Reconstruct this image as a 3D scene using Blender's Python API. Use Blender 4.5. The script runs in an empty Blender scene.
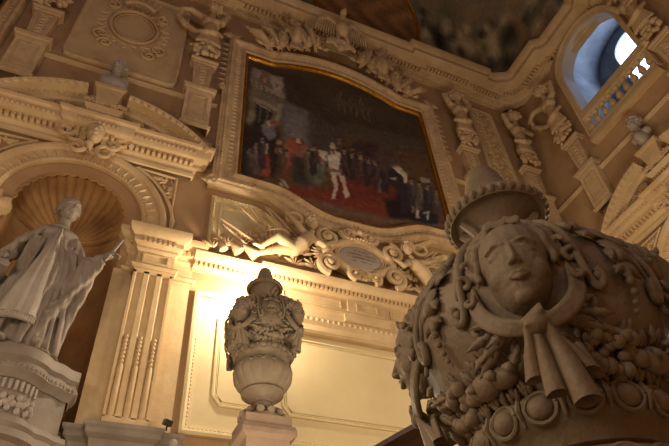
import bpy, bmesh, math, random
import numpy as np
from mathutils import Vector, Matrix, Euler
PI = math.pi
S = 0.6          # metres per layout unit (the main wall stands 10 units from the camera)
EYE = 1.6        # camera height above the floor, metres
rnd = random.Random(7)
C = bpy.context.scene.collection

def U(v):
    return Vector((v[0]*S, v[1]*S, v[2]*S + EYE))

# ------------------------------------------------------------------ materials
def lin(c):
    return tuple(((x/255)/12.92 if x/255 <= .04045 else ((x/255+.055)/1.055)**2.4) for x in c) + (1,)

def mat(name, rgb, rgb2=None, scale=3.0, rough=.7, bump=.15, bscale=30.0, metallic=0.0, spec=.4, detail=5):
    m = bpy.data.materials.new(name); m.use_nodes = True
    nt = m.node_tree; n = nt.nodes; l = nt.links
    b = n['Principled BSDF']
    b.inputs['Roughness'].default_value = rough
    b.inputs['Metallic'].default_value = metallic
    b.inputs['Specular IOR Level'].default_value = spec
    tc = n.new('ShaderNodeTexCoord')
    ns = n.new('ShaderNodeTexNoise'); ns.inputs['Scale'].default_value = scale; ns.inputs['Detail'].default_value = detail
    ns.inputs['Roughness'].default_value = .65
    l.new(tc.outputs['Object'], ns.inputs['Vector'])
    cr = n.new('ShaderNodeValToRGB')
    cr.color_ramp.elements[0].position = .3; cr.color_ramp.elements[1].position = .7
    cr.color_ramp.elements[0].color = lin(rgb2 or tuple(x*.88 for x in rgb)); cr.color_ramp.elements[1].color = lin(rgb)
    l.new(ns.outputs['Fac'], cr.inputs['Fac']); l.new(cr.outputs['Color'], b.inputs['Base Color'])
    if bump:
        nb = n.new('ShaderNodeTexNoise'); nb.inputs['Scale'].default_value = bscale; nb.inputs['Detail'].default_value = 6
        l.new(tc.outputs['Object'], nb.inputs['Vector'])
        bp = n.new('ShaderNodeBump'); bp.inputs['Strength'].default_value = bump; bp.inputs['Distance'].default_value = .02
        l.new(nb.outputs['Fac'], bp.inputs['Height']); l.new(bp.outputs['Normal'], b.inputs['Normal'])
    return m

def mat_vcol(name, rough=.6, spec=.3):
    m = bpy.data.materials.new(name); m.use_nodes = True
    nt = m.node_tree; n = nt.nodes; l = nt.links
    b = n['Principled BSDF']; b.inputs['Roughness'].default_value = rough; b.inputs['Specular IOR Level'].default_value = spec
    a = n.new('ShaderNodeVertexColor'); a.layer_name = 'paint'
    tc = n.new('ShaderNodeTexCoord'); ns = n.new('ShaderNodeTexNoise'); ns.inputs['Scale'].default_value = 9; ns.inputs['Detail'].default_value = 8
    l.new(tc.outputs['Object'], ns.inputs['Vector'])
    mp = n.new('ShaderNodeMapRange'); mp.inputs[3].default_value = .6; mp.inputs[4].default_value = 1.35
    l.new(ns.outputs['Fac'], mp.inputs[0])
    mx = n.new('ShaderNodeMix'); mx.data_type = 'RGBA'; mx.blend_type = 'MULTIPLY'; mx.inputs[0].default_value = 1
    l.new(a.outputs['Color'], mx.inputs[6]); l.new(mp.outputs[0], mx.inputs[7])
    l.new(mx.outputs[2], b.inputs['Base Color'])
    return m

def mat_emit(name, rgb, strength):
    m = bpy.data.materials.new(name); m.use_nodes = True
    b = m.node_tree.nodes['Principled BSDF']
    b.inputs['Base Color'].default_value = (1, 1, 1, 1)
    b.inputs['Emission Color'].default_value = lin(rgb); b.inputs['Emission Strength'].default_value = strength
    return m

M = dict(
    wall=mat('warm_plaster', (214, 186, 146), (196, 164, 124), 1.2, .8, .12, 25),
    wallpink=mat('ochre_plaster', (190, 156, 116), (170, 136, 98), 1.5, .8, .12, 25),
    trim=mat('cream_stucco', (220, 194, 150), (196, 166, 122), 2.5, .65, .15, 35),
    stucco=mat('carved_stucco', (220, 194, 152), (184, 154, 116), 4, .7, .25, 40),
    panel=mat('ivory_panel_paint', (232, 214, 168), (216, 194, 146), .8, .6, .08, 18),
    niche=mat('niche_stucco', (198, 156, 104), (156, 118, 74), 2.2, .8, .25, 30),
    marble=mat('grey_marble', (160, 147, 133), (126, 114, 102), 2.5, .55, .1, 40),
    marblelight=mat('pale_marble', (188, 177, 163), (164, 152, 138), 3, .5, .1, 40),
    urn=mat('brown_stone', (156, 140, 118), (126, 110, 88), 5, .6, .22, 60),
    pedestal=mat('pedestal_stone', (164, 140, 118), (136, 114, 94), 4, .7, .2, 50),
    stuccolight=mat('pale_stucco', (214, 190, 150), (188, 162, 122), 4, .6, .12, 40),
    gold=mat('gilt', (214, 160, 60), (170, 112, 34), 12, .32, .2, 60, metallic=.9),
    dark=mat('dark_void', (30, 24, 20), None, 3, .8, .0),
    loggia=mat('grey_blue_plaster', (150, 150, 152), (96, 98, 104), 1.6, .8, .2, 12),
    reveal=mat('pale_reveal', (226, 222, 216), (206, 200, 194), 2, .7, .1, 20),
    black=mat('black_metal', (26, 22, 20), None, 3, .5, .0),
    wood=mat('dark_walnut', (92, 62, 42), (58, 38, 26), 6, .5, .2, 30),
    floor=mat('stone_floor', (150, 128, 104), (120, 98, 78), 1, .5, .1, 10),
    ink=mat('worn_inscription', (120, 92, 66), None, 6, .8, .0),
    paint=mat_vcol('oil_paint', .7, .06),
    fresco=mat_vcol('fresco_paint', .85, .05),
)

# ------------------------------------------------------------------ mesh builder
class MB:
    def __init__(s): s.v = []; s.f = []
    def add(s, vs, fs):
        o = len(s.v); s.v += [tuple(map(float, p)) for p in vs]; s.f += [tuple(i+o for i in f) for f in fs]
        return s
    def box(s, c, d, R=None):
        vs = []
        for x in (-.5, .5):
            for y in (-.5, .5):
                for z in (-.5, .5):
                    p = Vector((x*d[0], y*d[1], z*d[2]))
                    if R is not None: p = R @ p
                    vs.append(Vector(c)+p)
        return s.add(vs, [(0,1,3,2),(4,6,7,5),(0,4,5,1),(2,3,7,6),(0,2,6,4),(1,5,7,3)])
    def stamp(s, T, o, ex, ey, ez):
        o = Vector(o); ex = Vector(ex); ey = Vector(ey); ez = Vector(ez)
        return s.add([o+ex*p[0]+ey*p[1]+ez*p[2] for p in T[0]], T[1])
    def ell(s, c, r, n=10, m=7, R=None):
        vs = []; fs = []
        for j in range(m+1):
            t = PI*j/m
            for i in range(n):
                a = 2*PI*i/n
                p = Vector((r[0]*math.sin(t)*math.cos(a), r[1]*math.sin(t)*math.sin(a), r[2]*math.cos(t)))
                if R is not None: p = R @ p
                vs.append(Vector(c)+p)
        for j in range(m):
            for i in range(n):
                fs.append((j*n+i, (j+1)*n+i, (j+1)*n+(i+1) % n, j*n+(i+1) % n))
        return s.add(vs, fs)
    def tube(s, pts, rad, n=8, flat=1.0, cap=True, up=None):
        pts = [Vector(p) for p in pts]; k = len(pts)
        if not hasattr(rad, '__len__'): rad = [rad]*k
        vs = []; fs = []; ref = Vector(up) if up else None
        for i, p in enumerate(pts):
            t = (pts[min(i+1, k-1)]-pts[max(i-1, 0)])
            t = t.normalized() if t.length > 1e-9 else Vector((0, 0, 1))
            if ref is None: ref = Vector((0, 0, 1)) if abs(t.z) < .9 else Vector((1, 0, 0))
            a = t.cross(ref)
            if a.length < 1e-6: a = t.orthogonal()
            a.normalize(); b = a.cross(t).normalized()
            if not up: ref = b
            for j in range(n):
                q = 2*PI*j/n
                vs.append(p+a*math.cos(q)*rad[i]+b*math.sin(q)*rad[i]*flat)
        for i in range(k-1):
            for j in range(n):
                fs.append((i*n+j, i*n+(j+1) % n, (i+1)*n+(j+1) % n, (i+1)*n+j))
        if cap:
            fs.append(tuple(range(n-1, -1, -1))); fs.append(tuple((k-1)*n+j for j in range(n)))
        return s.add(vs, fs)
    def lathe(s, prof, c=(0, 0, 0), n=32, mod=None):
        vs = []; fs = []; k = len(prof)
        for i, (r, z) in enumerate(prof):
            for j in range(n):
                a = 2*PI*j/n; rr = r*(mod(i, a) if mod else 1)
                vs.append((c[0]+rr*math.cos(a), c[1]+rr*math.sin(a), c[2]+z))
        for i in range(k-1):
            for j in range(n):
                fs.append((i*n+j, i*n+(j+1) % n, (i+1)*n+(j+1) % n, (i+1)*n+j))
        fs.append(tuple(range(n-1, -1, -1))); fs.append(tuple((k-1)*n+j for j in range(n)))
        return s.add(vs, fs)
    def prism(s, poly, W, o0, o1):
        """polygon in wall coordinates (a,b), from out-distance o0 to o1"""
        n = len(poly)
        vs = [W(a, b, o0) for a, b in poly]+[W(a, b, o1) for a, b in poly]
        fs = [tuple(range(n)), tuple(range(2*n-1, n-1, -1))]+[(i, (i+1) % n, (i+1) % n+n, i+n) for i in range(n)]
        return s.add(vs, fs)
    def mesh(s, name, m, base=(0, 0, 0), smooth=False):
        me = bpy.data.meshes.new(name)
        bx, by, bz = base
        me.from_pydata([((x-bx)*S, (y-by)*S, (z-bz)*S) for x, y, z in s.v], [], s.f)
        bm = bmesh.new(); bm.from_mesh(me)
        bmesh.ops.recalc_face_normals(bm, faces=bm.faces)
        bm.to_mesh(me); bm.free()
        if smooth:
            me.polygons.foreach_set('use_smooth', [True]*len(me.polygons))
            if smooth != 'all':
                try: me.set_sharp_from_angle(angle=math.radians(40))
                except Exception: pass
        me.materials.append(m); me.update()
        return me

def obj(name, mb, m, parent=None, base=(0, 0, 0), smooth=True):
    me = mb.mesh(name, M[m] if isinstance(m, str) else m, base, smooth)
    o = bpy.data.objects.new(name, me); C.objects.link(o)
    if parent is not None: o.parent = parent
    else: o.location = U(base)
    return o

def thing(name, label, cat, base=(0, 0, 0), rotz=0, group=None):
    o = bpy.data.objects.new(name, None); C.objects.link(o)
    o.empty_display_size = .1
    o.location = U(base); o.rotation_euler = (0, 0, rotz)
    o['label'] = label; o['category'] = cat
    if group: o['group'] = group
    return o

def tag(o, label, cat, group=None):
    o['label'] = label; o['category'] = cat
    if group: o['group'] = group
    return o

def struct(name, mb, m, smooth=False):
    o = obj(name, mb, m, smooth=smooth); o['kind'] = 'structure'; return o

def dup(root, base, rotz, label=None, group=None, scale=None):
    r = root.copy(); C.objects.link(r); r.location = U(base); r.rotation_euler = (0, 0, rotz)
    if scale: r.scale = scale if hasattr(scale, '__len__') else (scale,)*3
    if label: r['label'] = label
    if group: r['group'] = group
    for ch in list(root.children):
        c = ch.copy(); C.objects.link(c); c.parent = r
        for g in ch.children:
            d = g.copy(); C.objects.link(d); d.parent = c
    return r

# wall coordinate maps: (a along the wall, b height, o out into the room) -> layout point
XR = 13.8
def WM(a, b, o): return (a, 10-o, b)
def WR(a, b, o): return (XR-o, a, b)
def WL(a, b, o): return (-9+o, a, b)
def WP(a, b, o): return (a, b, o)      # plan paths: (x, y, z)

def miters(path, closed):
    n = len(path); out = []
    for i in range(n):
        def nrm(p, q):
            d = Vector((q[0]-p[0], q[1]-p[1])); d.normalize(); return Vector((-d.y, d.x))
        a = nrm(path[i-1], path[i]) if (i > 0 or closed) else None
        b = nrm(path[i], path[(i+1) % n]) if (i < n-1 or closed) else None
        if a is None: m = b
        elif b is None: m = a
        else:
            m = a+b
            if m.length < 1e-6: m = a
            m.normalize(); d = max(.35, m.dot(a)); m = m/d
        out.append(m)
    return out

def sweep(mb, path, prof, W, closed=False, flip=False):
    """prof: (p = offset to the left of the path, o = third axis)"""
    ms = miters(path, closed); n = len(path); k = len(prof); s = -1 if flip else 1
    vs = []; fs = []
    for (x, y), m in zip(path, ms):
        for p, o in prof:
            vs.append(W(x+m.x*p*s, y+m.y*p*s, o))
    for i in range(n if closed else n-1):
        j = (i+1) % n
        for q in range(k-1):
            fs.append((i*k+q, j*k+q, j*k+q+1, i*k+q+1))
    if not closed:
        fs.append(tuple(range(k-1, -1, -1))); fs.append(tuple((n-1)*k+q for q in range(k)))
    mb.add(vs, fs)
    return mb

def resample(path, step, closed=False):
    pts = [Vector(p) for p in path]
    if closed: pts.append(pts[0])
    L = [0]
    for i in range(1, len(pts)): L.append(L[-1]+(pts[i]-pts[i-1]).length)
    n = max(1, int(round(L[-1]/step))); out = []; j = 1
    for i in range(n):
        d = (i+.5)*L[-1]/n
        while j < len(L)-1 and L[j] < d: j += 1
        t = (d-L[j-1])/max(1e-9, L[j]-L[j-1])
        out.append((pts[j-1].lerp(pts[j], t), (pts[j]-pts[j-1]).normalized()))
    return out

def uvsphere(n=8, m=5):
    q = MB(); q.ell((0, 0, 0), (1, 1, 1), n, m); return (q.v, q.f)
T_BALL = uvsphere(8, 5)
T_BOX = (MB().box((0, 0, 0), (2, 2, 2)).v, MB().box((0, 0, 0), (2, 2, 2)).f)
def _leaf():
    # curled acanthus tip: outline with raised midrib and lobes, y is length -1..1, z is out
    L = [(-1, .25), (-.6, .62), (-.45, .45), (-.1, .85), (.05, .6), (.4, .7), (.5, .42), (1, .04)]
    v = []; f = []
    for y, w in L:
        z = .5-.35*y*y
        v += [(-w, y, 0), (-w*.5, y, z*.55), (0, y, z), (w*.5, y, z*.55), (w, y, 0)]
    for i in range(len(L)-1):
        for q in range(4): f.append((i*5+q, i*5+q+1, (i+1)*5+q+1, (i+1)*5+q))
    f.append(tuple(range(5))); f.append(tuple((len(L)-1)*5+q for q in range(4, -1, -1)))
    k = 5
    f.append(tuple(i*5 for i in range(len(L)-1, -1, -1))+tuple(i*5+4 for i in range(len(L))))
    return (v, f)
T_LEAF = _leaf()

def along(mb, path, step, T, size, W, p=0, o=0, closed=False, flip=False, alt=None, rot=0):
    """stamp template T along a path; size=(half tangent, half across, half out)"""
    s = -1 if flip else 1
    for i, (P, t) in enumerate(resample(path, step, closed)):
        nrm = Vector((-t.y, t.x))*s
        c = P+nrm*p
        sz = alt if (alt and i % 2) else size
        tt = t; nn = nrm
        if rot: tt, nn = (t*math.cos(rot)+nrm*math.sin(rot)), (nrm*math.cos(rot)-t*math.sin(rot))
        O = Vector(W(c.x, c.y, o))
        ex = Vector(W(c.x+tt.x, c.y+tt.y, o))-O; ey = Vector(W(c.x+nn.x, c.y+nn.y, o))-O
        ez = Vector(W(c.x, c.y, o+1))-O
        mb.stamp(T, O, ex*sz[0], ey*sz[1], ez*sz[2])
    return mb

def arc(cx, cy, r, a0, a1, n=24, ry=None):
    ry = ry or r
    return [(cx+r*math.cos(math.radians(a0+(a1-a0)*i/n)), cy+ry*math.sin(math.radians(a0+(a1-a0)*i/n))) for i in range(n+1)]

def spiral3(W, cx, cy, r0, r1, turns, a0, o=.0, rad=.05, n=28, dirn=1, ofn=None):
    pts = []; rr = []
    for i in range(n+1):
        t = i/n; r = r0+(r1-r0)*t; a = a0+dirn*2*PI*turns*t
        pts.append(W(cx+r*math.cos(a), cy+r*math.sin(a), o+(ofn(t) if ofn else 0))); rr.append(rad*(1-.55*t))
    return pts, rr

# ------------------------------------------------------------------ voxel sculpting
def sculpt(prims, vox, it=3, disp=None, dec=None):
    """union of tapered capsules ('c',p0,p1,r0,r1) and ellipsoids ('e',c,(rx,ry,rz),(euler)) as one smooth closed surface"""
    q = MB()
    for p in prims:
        if p[0] == 'e':
            R = Euler(p[3]).to_matrix() if len(p) > 3 else None
            q.ell(p[1], p[2], 20, 12, R)
        elif p[0] == 'c':
            a, b = Vector(p[1]), Vector(p[2]); r0, r1 = p[3], p[4]; d = b-a; L = d.length
            if L < 1e-6: q.ell(a, (r0, r0, r0), 16, 10); continue
            t = d/L; pts = []; rr = []
            for k in range(5, 0, -1):
                an = k/5*PI/2*.96; pts.append(a-t*r0*math.sin(an)); rr.append(r0*math.cos(an))
            pts.append(a); rr.append(r0); pts.append(b); rr.append(r1)
            for k in range(1, 6):
                an = k/5*PI/2*.96; pts.append(b+t*r1*math.sin(an)); rr.append(r1*math.cos(an))
            q.tube(pts, rr, 14)
        elif p[0] == 'm':
            q.add(p[1], p[2])
    me = bpy.data.meshes.new('tmp'); me.from_pydata(q.v, [], q.f)
    bm = bmesh.new(); bm.from_mesh(me); bmesh.ops.recalc_face_normals(bm, faces=bm.faces); bm.to_mesh(me); bm.free()
    ob = bpy.data.objects.new('tmp', me); C.objects.link(ob)
    md = ob.modifiers.new('r', 'REMESH'); md.mode = 'VOXEL'; md.voxel_size = vox; md.adaptivity = 0
    if it:
        sm = ob.modifiers.new('s', 'SMOOTH'); sm.iterations = it; sm.factor = .5
    dg = bpy.context.evaluated_depsgraph_get(); dg.update()
    ev = ob.evaluated_get(dg); em = ev.to_mesh()
    co = np.empty(len(em.vertices)*3); em.vertices.foreach_get('co', co); co = co.reshape(-1, 3)
    no = np.empty(len(em.vertices)*3); em.vertices.foreach_get('normal', no); no = no.reshape(-1, 3)
    fs = [tuple(pp.vertices) for pp in em.polygons]
    ev.to_mesh_clear(); bpy.data.objects.remove(ob); bpy.data.meshes.remove(me)
    if disp is not None: co = disp(co, no)
    r = MB(); r.v = [tuple(x) for x in co.tolist()]; r.f = fs
    return r

def xf(prims, s=1, R=None, t=(0, 0, 0)):
    """scale, rotate, move a primitive list"""
    R = R if R is not None else Matrix.Identity(3); t = Vector(t); out = []
    for p in prims:
        if p[0] == 'e':
            R0 = Euler(p[3]).to_matrix() if len(p) > 3 else Matrix.Identity(3)
            out.append(('e', R @ (Vector(p[1])*s)+t, tuple(x*s for x in p[2]), (R @ R0).to_euler()))
        elif p[0] == 'c':
            out.append(('c', R @ (Vector(p[1])*s)+t, R @ (Vector(p[2])*s)+t, p[3]*s, p[4]*s))
        else:
            out.append(('m', [R @ (Vector(v)*s)+t for v in p[1]], p[2]))
    return out

def chain(pts, rad):
    if not hasattr(rad, '__len__'): rad = [rad]*len(pts)
    return [('c', pts[i], pts[i+1], rad[i], rad[i+1]) for i in range(len(pts)-1)]

def smo(pts, n=5):
    """Catmull-Rom resampling of a point list"""
    p = [Vector(q) for q in pts]; out = []
    for i in range(len(p)-1):
        a = p[max(i-1, 0)]; b = p[i]; c = p[i+1]; d = p[min(i+2, len(p)-1)]
        for k in range(n):
            t = k/n; out.append(.5*((2*b)+(c-a)*t+(2*a-5*b+4*c-d)*t*t+(3*b-a-3*c+d)*t*t*t))
    out.append(p[-1]); return out
def smr(r, n=5):
    return list(np.interp(np.linspace(0, len(r)-1, (len(r)-1)*n+1), range(len(r)), r))

def head_prims(child=False, old=False, fem=False):
    """head of height 1 centred on the eye line, face towards -y"""
    j = .9 if child else 1
    b = .014 if (fem or child) else .028
    P = [('e', (0, .08, .12), (.34, .42, .38)), ('e', (0, -.055, -.07), (.272, .315, .40)),
         ('e', (0, -.12, -.29*j), (.185, .20, .17)), ('e', (0, -.235, -.395*j), (.090, .080, .065)),
         ('e', (.13, -.175, -.15), (.125, .13, .14)), ('e', (-.13, -.175, -.15), (.125, .13, .14)),
         ('c', (0, -.345, .06), (0, -.418, -.11), .019, .029),
         ('e', (0, -.413, -.126), (.030, .034, .029)),
         ('e', (.035, -.378, -.138), (.025, .034, .021)), ('e', (-.035, -.378, -.138), (.025, .034, .021))]
    for s in (-1, 1):
        P += chain([(s*.05, -.340, .088), (s*.13, -.326, .112), (s*.215, -.258, .08)], [b, b*1.05, b*.9])
        P += [('e', (s*.118, -.282, -.002), (.074, .052, .042))]
        P += chain([(s*.052, -.322, -.004), (s*.118, -.334, .030), (s*.195, -.278, -.002)], .0125)
        P += chain([(s*.055, -.318, -.012), (s*.12, -.322, -.036), (s*.19, -.275, -.012)], .010)
        P += [('e', (s*.315, .02, -.04), (.035, .06, .09))]
    P += chain([(-.080, -.335, -.247), (-.028, -.366, -.226), (0, -.362, -.232), (.028, -.366, -.226), (.080, -.335, -.247)], [.010, .020, .018, .020, .010])
    P += chain([(-.062, -.338, -.262), (0, -.358, -.278), (.062, -.338, -.262)], [.011, .026, .011])
    if old:
        P += chain([(-.08, -.34, -.2), (-.17, -.26, -.3)], .02)+chain([(.08, -.34, -.2), (.17, -.26, -.3)], .02)
    return P

def curls(n, seed, r=.085, top=True, front=True):
    """short curly hair as overlapping small balls over the skull of head_prims"""
    g = random.Random(seed); P = []
    for i in range(n):
        z = g.uniform(-.25, 1) ; a = g.uniform(0, 2*PI)
        x = math.sqrt(max(0, 1-z*z))*math.cos(a); y = math.sqrt(max(0, 1-z*z))*math.sin(a)
        if y < -.25 and z < .62: continue
        P.append(('e', (x*.36, .08+y*.43, .14+z*.38), (r*g.uniform(.8, 1.2),)*3))
    return P
# ================================================================== THE ROOM SHELL
_tn = [0]
def trim(mb, m='trim', smooth=True):
    _tn[0] += 1
    return struct('trim_%d' % _tn[0], mb, m, smooth)

ZF = -EYE/S
def wallband(mb, W, a0, a1, b0, b1, hole=None, n=40):
    def quad(x0, y0, x1, y1):
        if x1-x0 > 1e-6 and y1-y0 > 1e-6:
            mb.add([W(x0, y0, -.012), W(x1, y0, -.012), W(x1, y1, -.012), W(x0, y1, -.012)], [(0, 1, 2, 3)])
    if not hole: quad(a0, b0, a1, b1); return
    c, r, zb, zs = hole
    quad(a0, b0, c-r, b1); quad(c+r, b0, a1, b1); quad(c-r, b0, c+r, zb)
    pts = arc(c, zs, r, 180, 0, n)
    for i in range(n):
        (x0, y0), (x1, y1) = pts[i], pts[i+1]
        mb.add([W(x0, y0, -.012), W(x1, y1, -.012), W(x1, b1, -.012), W(x0, b1, -.012)], [(0, 1, 2, 3)])

NC, NR, NZ = -1.0, 1.13, 9.3            # niche: centre, radius, springing height
BC = 6.08                               # centre of the matching bay on the right wall
mb = MB()
wallband(mb, WM, -9, XR+.03, ZF, 13, (NC, NR, 4.6, NZ)); wallband(mb, WM, -9, XR+.03, 13, 22)
struct('wall_back', mb, 'wallpink')
mb = MB()
wallband(mb, WR, -8, 10.03, ZF, 13, (BC, NR, 4.6, NZ)); wallband(mb, WR, -8, 10.03, 13, 22, (6.05, 1.32, 15.45, 18.85))
struct('wall_right', mb, 'wallpink')
struct('wall_left', MB().add([(-9, -8, ZF), (-9, 10, ZF), (-9, 10, 22), (-9, -8, 22)], [(0, 1, 2, 3)]), 'wallpink')
struct('wall_front', MB().add([(-9, -8, ZF), (XR, -8, ZF), (XR, -8, 22), (-9, -8, 22)], [(0, 1, 2, 3)]), 'wallpink')
struct('floor', MB().box((2.5, 1, ZF-.1), (24, 19, .2)), 'floor')

# ---- niches with a scallop shell in the half dome
def niche(W, c, name):
    mb = MB(); vs = []; fs = []; n = 32
    for z in (4.6, NZ):
        for i in range(n+1):
            a = PI*i/n; vs.append(W(c-NR*math.cos(a), z, -NR*.95*math.sin(a)))
    for i in range(n): fs.append((i, i+1, n+2+i, n+1+i))
    mb.add(vs, fs)
    mb.add([W(c-NR*math.cos(PI*i/n), 4.6, -NR*.95*math.sin(PI*i/n)) for i in range(n+1)], [tuple(range(n+1))])
    lob = 17; N = lob*10; Mr = 18; vs = []; fs = []
    for j in range(Mr+1):
        psi = PI/2*(j/Mr)
        for i in range(N+1):
            ph = PI*i/N; k = abs(math.sin(ph*lob/2+ (PI/2 if lob % 2 else 0)))
            w = math.sin(psi)
            fl = .075*w*(abs(math.sin(lob*ph/1.0))**.7-.5)*(1 if True else 0)
            r = NR*(1-.0*w)+fl-.03
            step = .05 if j > Mr*.62 else 0
            r += step*w
            vs.append(W(c-r*w*math.cos(ph), NZ+r*w*math.sin(ph)-(.06 if i in (0, N) else 0), -(r*.95)*math.cos(psi)-.02))
    for j in range(Mr):
        for i in range(N): fs.append((j*(N+1)+i, j*(N+1)+i+1, (j+1)*(N+1)+i+1, (j+1)*(N+1)+i))
    mb.add(vs, fs)
    sweep(mb, [(c+NR, NZ-.2)]+arc(c, NZ, NR, 0, 180, 40)+[(c-NR, NZ-.2)], [(-.04, -.03), (.09, -.014), (.09, -.10), (-.02, -.12)], W, flip=True)
    # scalloped lip
    for i in range(lob):
        ph = PI*(i+.5)/lob
        x, z = c-math.cos(ph)*(NR+.0), NZ+math.sin(ph)*(NR+.0)
        pts = [W(c-math.cos(PI*(i+t)/lob)*(NR-.055*math.sin(PI*t)-.01), NZ+math.sin(PI*(i+t)/lob)*(NR-.055*math.sin(PI*t)-.01), -.05) for t in np.linspace(0, 1, 7)]
        mb.tube(pts, .022, 6)
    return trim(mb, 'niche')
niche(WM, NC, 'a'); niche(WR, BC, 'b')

# ---- arch surrounds of the two niches
def archivolt(W, c):
    mb = MB()
    path = [(c+NR+.28, NZ-.02)]+arc(c, NZ, NR+.28, 0, 180, 48)+[(c-NR-.28, NZ-.02)]
    sweep(mb, path, [(0, 0), (0, .09), (.03, .11), (.07, .11), (.09, .07), (.36, .07), (.38, .12), (.44, .15), (.5, .15), (.54, .05), (.54, 0)], W, flip=True)
    along(mb, path, .17, T_LEAF, (.055, .10, .07), W, p=.225, o=.07, flip=True)
    along(mb, path, .085, T_BALL, (.028, .03, .03), W, p=.05, o=.11, flip=True)
    # panelled spandrels either side
    for s in (1, -1):
        o = [(c+s*2.02, 9.15), (c+s*2.02, 11.05), (c+s*.95, 11.05)]+[(c+s*(NR+.92)*math.sin(math.radians(a)), NZ+(NR+.92)*math.cos(math.radians(a))) for a in (32, 45, 58, 70, 82)]
        if s < 0: o = o[::-1]
        sweep(mb, o, [(0, 0), (0, .05), (.04, .07), (.08, .05), (.08, .015)], W, closed=True)
        for k in range(26):
            a = math.radians(rnd.uniform(40, 66)); r = NR+.92+rnd.uniform(.14, .52)
            x, z = c+s*min(1.9, r*math.sin(a)), min(10.9, NZ+r*math.cos(a))
            an = rnd.uniform(0, PI)
            O = Vector(W(x, z, .01)); ex = (Vector(W(x+math.cos(an), z+math.sin(an), .01))-O); ey = (Vector(W(x-math.sin(an), z+math.cos(an), .01))-O); ez = Vector(W(x, z, 1.01))-O
            mb.stamp(T_LEAF, O, ex*.055, ey*.1, ez*.06)
    trim(mb, 'trim')
archivolt(WM, NC); archivolt(WR, BC)

# ---- impost capitals beside the niches (plan sweep)
def impost(W, c, s):
    def P(a, o): return (a, o)
    e = [(1.3, -.01), (1.3, .02), (1.47, .02), (1.47, .2), (2.22, .2), (2.22, .02), (2.63, .02), (2.63, -.1)]
    path = [(c+s*a, -o) for a, o in e]
    Wp = lambda a, q, z: W(a, z, -q)
    mb = MB()
    sweep(mb, path, [(0, 8.0), (.05, 8.0), (.09, 8.06), (.05, 8.12), (0, 8.12), (0, 8.45), (.05, 8.5), (.05, 8.56), (.13, 8.62), (.13, 8.74), (.22, 8.8), (.26, 8.9), (.26, 9.0), (0, 9.0)], Wp, flip=(s > 0))
    along(mb, path, .1, T_BOX, (.028, .035, .05), Wp, p=.13, o=8.68, flip=(s > 0))
    along(mb, path, .12, T_BALL, (.035, .03, .05), Wp, p=.2, o=8.85, flip=(s > 0))
    for z0, z1 in ((8.17, 8.4),):
        a0, a1 = c+s*1.58, c+s*2.1
        sweep(mb, [(a0, z0), (a1, z0), (a1, z1), (a0, z1)], [(0, .2), (0, .235), (.03, .235), (.03, .2)], W, closed=True)
    # plain pier behind
    mb.prism([(c+s*1.09, 4.6), (c+s*1.5, 4.6), (c+s*1.5, 8.03), (c+s*1.09, 8.03)], W, -.3, .02)
    mb.prism([(c+s*2.1, 4.6), (c+s*2.62, 4.6), (c+s*2.62, 8.03), (c+s*2.1, 8.03)], W, -.05, .02)
    trim(mb, 'trim')

def fluted_pilaster(W, c, s, label):
    base = W(c+s*1.85, 4.75, 0)
    t = thing('fluted_pilaster', label, 'pilaster', base, 0, 'fluted pilasters beside the niches')
    mb = MB(); a0, a1 = 1.47, 2.22; n = 3; wd = a1-a0
    prof = [(a0, .2)]
    for k in range(n):
        cx = a0+wd*(k+.5)/n+( .0); r = .078
        for j in range(9):
            an = PI-PI*j/8; prof.append((cx+r*math.cos(an), .2-r*.75*math.sin(an)))
    prof.append((a1, .2))
    vs = []; fs = []; m_ = len(prof)
    for z in (4.85, 7.95):
        for a, o in prof: vs.append(W(c+s*a, z, o))
    for i in range(m_-1): fs.append((i, i+1, m_+i+1, m_+i))
    mb.add(vs, fs)
    for z0, z1 in ((4.6, 4.87), (7.9, 8.02)):
        mb.prism([(c+s*a0, z0), (c+s*a1, z0), (c+s*a1, z1), (c+s*a0, z1)], W, 0, .2)
    for q in (a0, a1):
        mb.add([W(c+s*q, 4.6, 0), W(c+s*q, 4.6, .2), W(c+s*q, 8.02, .2), W(c+s*q, 8.02, 0)], [(0, 1, 2, 3)])
    obj('shaft', mb, 'trim', t, base, smooth=True)
    for k in range(n):
        cx = c+s*(a0+wd*(k+.5)/n); mb = MB()
        mb.tube([W(cx, z, .165) for z in (4.87, 4.9, 5.3, 5.8, 5.85)], [.03, .055, .055, .055, .04], 10)
        for i in range(7): mb.ell(W(cx, 5.9+.085*i, .175), (.045, .045, .045), 8, 6)
        obj('flute_beading', mb, 'trim', t, base)
for s, tx in ((1, 'cream fluted pilaster right of the statue niche, fully in view'), (-1, 'cream fluted pilaster left of the statue niche, cut by the left edge')):
    impost(WM, NC, s); fluted_pilaster(WM, NC, s, tx)
for s, tx in ((1, 'cream fluted pilaster on the right wall, far side of its niche'), (-1, 'cream fluted pilaster on the right wall, near side of its niche')):
    impost(WR, BC, s)
# ledge under the piers
mb = MB(); sweep(mb, [(-6, 10), (-6, 9.9), (-3.75, 9.9), (-3.75, 9.98), (-2.2, 9.98), (-2.2, 10.2)], [(0, 4.0), (.06, 4.2), (.1, 4.4), (.2, 4.48), (.2, 4.56), (.26, 4.62), (.26, 4.68), (0, 4.68)], WP, flip=True)
sweep(mb, [(.12, 10.2), (.12, 9.98), (.42, 9.98), (.42, 9.78), (1.27, 9.78), (1.27, 9.92), (1.62, 9.92), (1.62, 10.1)], [(0, 3.6), (.0, 4.2), (.06, 4.3), (.08, 4.42), (.16, 4.48), (.16, 4.56), (.2, 4.6), (.2, 4.66), (0, 4.66)], WP, flip=True)
trim(mb, 'marble')

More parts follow.
